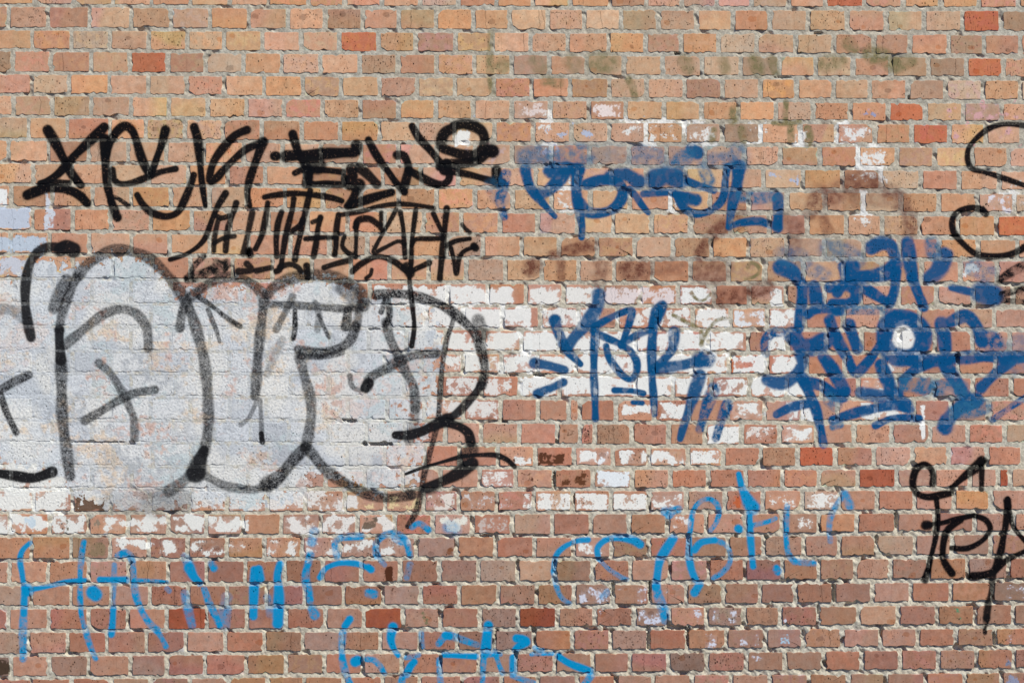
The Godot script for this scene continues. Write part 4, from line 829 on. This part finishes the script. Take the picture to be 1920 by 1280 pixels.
func brick_arrays(d: Dictionary, into: Array) -> void:
	var local := RandomNumberGenerator.new()
	local.seed = d.seed + 7
	var v: PackedVector3Array = into[Mesh.ARRAY_VERTEX]
	var nn: PackedVector3Array = into[Mesh.ARRAY_NORMAL]
	var cc: PackedColorArray = into[Mesh.ARRAY_COLOR]
	var uu: PackedVector2Array = into[Mesh.ARRAY_TEX_UV]
	var ix: PackedInt32Array = into[Mesh.ARRAY_INDEX]
	var x0: float = d.x0; var x1: float = d.x1; var y0: float = d.y0; var y1: float = d.y1
	var nx := 10 if d.inside else 3
	var ny := 5 if d.inside else 2
	var rim := PackedVector2Array()
	var outward := PackedVector2Array()
	var cut := -1
	if d.cut: cut = local.randi() % 4
	var cut_a := local.randf_range(5.0, 15.0); var cut_b := local.randf_range(3.0, 10.0)
	var corners := [Vector2(x0, y0), Vector2(x1, y0), Vector2(x1, y1), Vector2(x0, y1)]
	var normals := [Vector2(0, -1), Vector2(1, 0), Vector2(0, 1), Vector2(-1, 0)]
	for side in 4:
		var a: Vector2 = corners[side]; var b: Vector2 = corners[(side + 1) % 4]; var n: Vector2 = normals[side]
		var count := nx if side % 2 == 0 else ny
		for s in count:
			var t := (s + (0.0 if s == 0 else local.randf_range(-0.3, 0.3))) / count
			var p := a.lerp(b, t)
			var inn: float = absf(local.randfn(0.0, 0.75)) * d.rough
			if side == 2: inn *= 1.5
			if local.randf() < 0.07: inn += local.randf_range(1.0, 3.4)
			if local.randf() < 0.18: inn = -local.randf_range(0.2, 0.9)
			p -= n * inn
			if s == 0:
				var m: Vector2 = (n + normals[(side + 3) % 4])
				p = a - m * local.randf_range(0.2, 1.3)
			for q in 4:   # a broken corner, filled with mortar
				if q != cut: continue
				var c: Vector2 = corners[q]
				var mx := absf(p.x - c.x) / cut_a; var my := absf(p.y - c.y) / cut_b
				if mx + my < 1.0:
					var k := (1.0 - mx - my) * 0.55
					p += Vector2(signf((x0 + x1) * 0.5 - c.x) * cut_a * k, signf((y0 + y1) * 0.5 - c.y) * cut_b * k)
			p.y += d.slope * (p.x - (x0 + x1) * 0.5)
			rim.append(p)
			outward.append(n if s > 0 else (n + normals[(side + 3) % 4]).normalized())
	d["rim"] = rim
	var k := rim.size()
	var c := Vector2((x0 + x1) * 0.5, (y0 + y1) * 0.5)
	var flat_n := Vector3(-d.ax / S, d.ay / S, 1.0).normalized()
	var col := lin(clampf(d.rgb[0], 0, 255), clampf(d.rgb[1], 0, 255), clampf(d.rgb[2], 0, 255)) * GAIN
	col.a = 1.0
	var ins := 0.8
	var base := v.size()
	var bevel := 0.0005
	v.append(place(c.x, c.y, d.z)); nn.append(flat_n); cc.append(col); uu.append(uv_at(c.x, c.y))
	for i in k:
		var p := rim[i] - outward[i] * ins
		v.append(place(p.x, p.y, brick_z(d, p.x, p.y))); nn.append(flat_n); cc.append(col); uu.append(uv_at(p.x, p.y))
	for i in k:
		var p := rim[i]
		v.append(place(p.x, p.y, brick_z(d, p.x, p.y) - bevel)); nn.append((flat_n + Vector3(outward[i].x, -outward[i].y, 0) * 0.4).normalized()); cc.append(col); uu.append(uv_at(p.x, p.y))
	for i in k:
		var p := rim[i]
		var n3 := Vector3(outward[i].x, -outward[i].y, 0.15).normalized()
		v.append(place(p.x, p.y, brick_z(d, p.x, p.y) - bevel)); nn.append(n3); cc.append(col); uu.append(uv_at(p.x, p.y))
	for i in k:
		var p := rim[i] + outward[i] * 0.4
		var n3 := Vector3(outward[i].x, -outward[i].y, 0.15).normalized()
		v.append(place(p.x, p.y, -0.028)); nn.append(n3); cc.append(col); uu.append(uv_at(p.x, p.y))
	var one := base + 1; var two := one + k; var three := two + k; var four := three + k
	for i in k:
		var j := (i + 1) % k
		ix.append_array([base, one + i, one + j])
		ix.append_array([one + i, two + i, two + j, one + i, two + j, one + j])
		ix.append_array([three + i, four + i, four + j, three + i, four + j, three + j])
	into[Mesh.ARRAY_VERTEX] = v; into[Mesh.ARRAY_NORMAL] = nn; into[Mesh.ARRAY_COLOR] = cc; into[Mesh.ARRAY_TEX_UV] = uu; into[Mesh.ARRAY_INDEX] = ix


func build_wall() -> void:
	var wall := Node3D.new()
	wall.name = "brick_wall"
	add_child(wall)
	tag_node(wall, "old sunlit brick wall with uneven mortar, peeling whitewash and graffiti", "brick wall")
	# the masonry behind the faces
	var top := YC + (640.0 + 6.0 * 43.0 + 36.0) * S
	var core := MeshInstance3D.new()
	core.name = "masonry_core"
	var box := BoxMesh.new()
	box.size = Vector3(3190 * S, top, 0.3)
	core.mesh = box
	core.position = Vector3((950 - 960) * S, top * 0.5, -0.03 - 0.15)
	var cm := StandardMaterial3D.new()
	cm.albedo_color = Color(0.42, 0.37, 0.31)
	cm.roughness = 0.95
	core.material_override = cm
	wall.add_child(core)
	# mortar of the framed part
	var w := GW + 1
	var index := PackedInt32Array()
	index.resize(w * (GH + 1))
	index.fill(-1)
	var a := new_arrays()
	var v := PackedVector3Array(); var nn := PackedVector3Array(); var cc := PackedColorArray(); var uu := PackedVector2Array(); var ix := PackedInt32Array()
	for gy in GH:
		var y := gy * 2.0 - OY
		for gx in GW:
			var b := brick_at[gy * GW + gx]
			if b >= 0:
				var d := bricks[b]
				var x := gx * 2.0 - OX + 1.0
				var deep: float = minf(minf(x - d.x0, d.x1 - x), minf(y + 1.0 - d.y0, d.y1 - y - 1.0))
				if deep > (16.0 if d.cut else 7.0): continue
			var q := [0, 0, 0, 0]
			for c in 4:
				var hx := gx + (1 if c == 1 or c == 2 else 0)
				var hy := gy + (1 if c >= 2 else 0)
				var h := hy * w + hx
				if index[h] < 0:
					index[h] = v.size()
					var px := hx * 2.0 - OX; var py := hy * 2.0 - OY
					var zz := mz[h]
					var bb := brick_at[mini(hy, GH - 1) * GW + mini(hx, GW - 1)]
					if bb >= 0:
						var e := bricks[bb]
						var ins: float = minf(minf(px - e.x0, e.x1 - px), minf(py - e.y0, e.y1 - py))
						zz = minf(zz, brick_z(e, px, py) + 0.0002) - 0.00012 * maxf(ins, 0.0)
					v.append(place(px, py, zz))
					var l := mz[hy * w + maxi(hx - 1, 0)]; var r := mz[hy * w + mini(hx + 1, w - 1)]
					var u := mz[maxi(hy - 1, 0) * w + hx]; var dn := mz[mini(hy + 1, GH) * w + hx]
					nn.append(Vector3((l - r) / (4.0 * S), (dn - u) / (4.0 * S), 1.0).normalized())
					cc.append(mortar_colour(px, py)); uu.append(uv_at(px, py))
				q[c] = index[h]
			ix.append_array([q[0], q[1], q[2], q[0], q[2], q[3]])
	a[Mesh.ARRAY_VERTEX] = v; a[Mesh.ARRAY_NORMAL] = nn; a[Mesh.ARRAY_COLOR] = cc; a[Mesh.ARRAY_TEX_UV] = uu; a[Mesh.ARRAY_INDEX] = ix
	mesh_node("mortar", a, wall_paint, wall)
	# mortar beyond it, four flat sheets round the framed part
	var s := new_arrays()
	var L := -640.0; var R := 2550.0; var T := -290.0; var B := 640.0 + YC / S
	for f in [[L, T, R, -OY], [L, CH - OY - 1, R, B], [L, -OY, -OX, CH - OY - 1], [CW - OX, -OY, R, CH - OY - 1]]:
		var n0: int = s[Mesh.ARRAY_VERTEX].size()
		for p in [Vector2(f[0], f[1]), Vector2(f[2], f[1]), Vector2(f[2], f[3]), Vector2(f[0], f[3])]:
			s[Mesh.ARRAY_VERTEX].append(place(p.x, p.y, -0.003)); s[Mesh.ARRAY_NORMAL].append(Vector3(0, 0, 1))
			s[Mesh.ARRAY_COLOR].append(mortar_colour(p.x, p.y)); s[Mesh.ARRAY_TEX_UV].append(uv_at(p.x, p.y))
		s[Mesh.ARRAY_INDEX].append_array([n0, n0 + 1, n0 + 2, n0, n0 + 2, n0 + 3])
	mesh_node("mortar", s, bare, wall)
	# bricks: the three hundred that show largest are parts, the rest one mass
	for gy in GH:
		for gx in GW:
			var b := brick_at[gy * GW + gx]
			if b < 0 or owner_of[gy * GW + gx] >= 0: continue
			var x := gx * 2 - OX; var y := gy * 2 - OY
			if x >= 0 and x < 1920 and y >= 0 and y < 1280: bricks[b].seen += 1
	var order := range(bricks.size())
	order.sort_custom(func(p, q): return bricks[p].seen > bricks[q].seen if bricks[p].seen != bricks[q].seen else p < q)
	var single := {}
	for i in 300: single[order[i]] = true
	var mass := new_arrays()
	var mass_out := new_arrays()
	for b in bricks.size():
		var d := bricks[b]
		if single.has(b):
			var arr := new_arrays()
			brick_arrays(d, arr)
			mesh_node("brick" if not wall.has_node("brick") else "brick_%03d" % (wall.get_child_count()), arr, wall_paint, wall)
		elif d.y0 > 640.0 + YC / S - 4.0: continue
		else:
			brick_arrays(d, mass if d.inside else mass_out)
	var o := mesh_node("bricks", mass, wall_paint, wall)
	o.set_meta("kind", "stuff")
	o = mesh_node("bricks_001", mass_out, bare, wall)
	o.set_meta("kind", "stuff")


# ---------------------------------------------------------------- the paint films

func part_name(p: String) -> String:
	if p == "fill": return "silver_fill"
	match p[0]:
		"o": return "outline"
		"x": return "cross_mark"
		"m": return "inner_mark"
		"s": return "arrow_stroke"
		"u": return "underline"
		"z": return "smear"
	if p.length() > 1 and p[0] == "d" and p[1] != "/": return "dash"
	return "letter"


func build_graffiti() -> void:
	# each painted letter is a film 0.3 mm thick on the faces it was sprayed on, in the colours of the same wall
	var w := GW + 1
	var sets: Array = []
	for i in letters.size(): sets.append(new_arrays())
	for gy in GH:
		var y := gy * 2.0 - OY
		var gx := 0
		while gx < GW:
			var id := owner_of[gy * GW + gx]
			if id < 0:
				gx += 1
				continue
			var b := brick_at[gy * GW + gx]
			var run := 1
			var arr: Array = sets[id]
			var n0: int = arr[Mesh.ARRAY_VERTEX].size()
			var x := gx * 2.0 - OX
			if b >= 0:
				while gx + run < GW and owner_of[gy * GW + gx + run] == id and brick_at[gy * GW + gx + run] == b: run += 1
				var d := bricks[b]
				var xa := maxf(x, d.x0 + 2.6); var xb := minf(x + run * 2.0, d.x1 - 2.6)
				gx += run
				if xb - xa < 1.0 or y < d.y0 + 2.4 or y + 2.0 > d.y1 - 2.6: continue
				if d.cut and not (Geometry2D.is_point_in_polygon(Vector2(xa, y + 1.0), d.rim) and Geometry2D.is_point_in_polygon(Vector2(xb, y + 1.0), d.rim)): continue
				var col := lin(clampf(d.rgb[0], 0, 255), clampf(d.rgb[1], 0, 255), clampf(d.rgb[2], 0, 255)) * GAIN
				col.a = 1.0
				var fn := Vector3(-d.ax / S, d.ay / S, 1.0).normalized()
				for p in [Vector2(xa, y), Vector2(xb, y), Vector2(xb, y + 2.0), Vector2(xa, y + 2.0)]:
					arr[Mesh.ARRAY_VERTEX].append(place(p.x, p.y, brick_z(d, p.x, p.y) + 0.0003)); arr[Mesh.ARRAY_NORMAL].append(fn)
					arr[Mesh.ARRAY_COLOR].append(col); arr[Mesh.ARRAY_TEX_UV].append(uv_at(p.x, p.y))
			else:
				gx += 1
				for c in 4:
					var hx := gx - 1 + (1 if c == 1 or c == 2 else 0)
					var hy := gy + (1 if c >= 2 else 0)
					var px := hx * 2.0 - OX; var py := hy * 2.0 - OY
					arr[Mesh.ARRAY_VERTEX].append(place(px, py, mz[hy * w + hx] + 0.0003))
					var l := mz[hy * w + maxi(hx - 1, 0)]; var r := mz[hy * w + mini(hx + 1, w - 1)]
					var u := mz[maxi(hy - 1, 0) * w + hx]; var dn := mz[mini(hy + 1, GH) * w + hx]
					arr[Mesh.ARRAY_NORMAL].append(Vector3((l - r) / (4.0 * S), (dn - u) / (4.0 * S), 1.0).normalized())
					arr[Mesh.ARRAY_COLOR].append(mortar_colour(px, py)); arr[Mesh.ARRAY_TEX_UV].append(uv_at(px, py))
			arr[Mesh.ARRAY_INDEX].append_array([n0, n0 + 1, n0 + 2, n0, n0 + 2, n0 + 3])
	var all := tags()
	for t in all.size():
		var root := Node3D.new()
		root.name = numbered("graffiti_tag" if t != 2 else "graffiti_throw_up")
		add_child(root)
		tag_node(root, all[t][0], "graffiti", all[t][1])
		for i in letters.size():
			if letters[i][0] != t or sets[i][Mesh.ARRAY_INDEX].size() == 0: continue
			var called := part_name(letters[i][1])
			var n := 0
			while root.has_node(called if n == 0 else "%s_%03d" % [called, n]): n += 1
			mesh_node(called if n == 0 else "%s_%03d" % [called, n], sets[i], wall_paint, root)
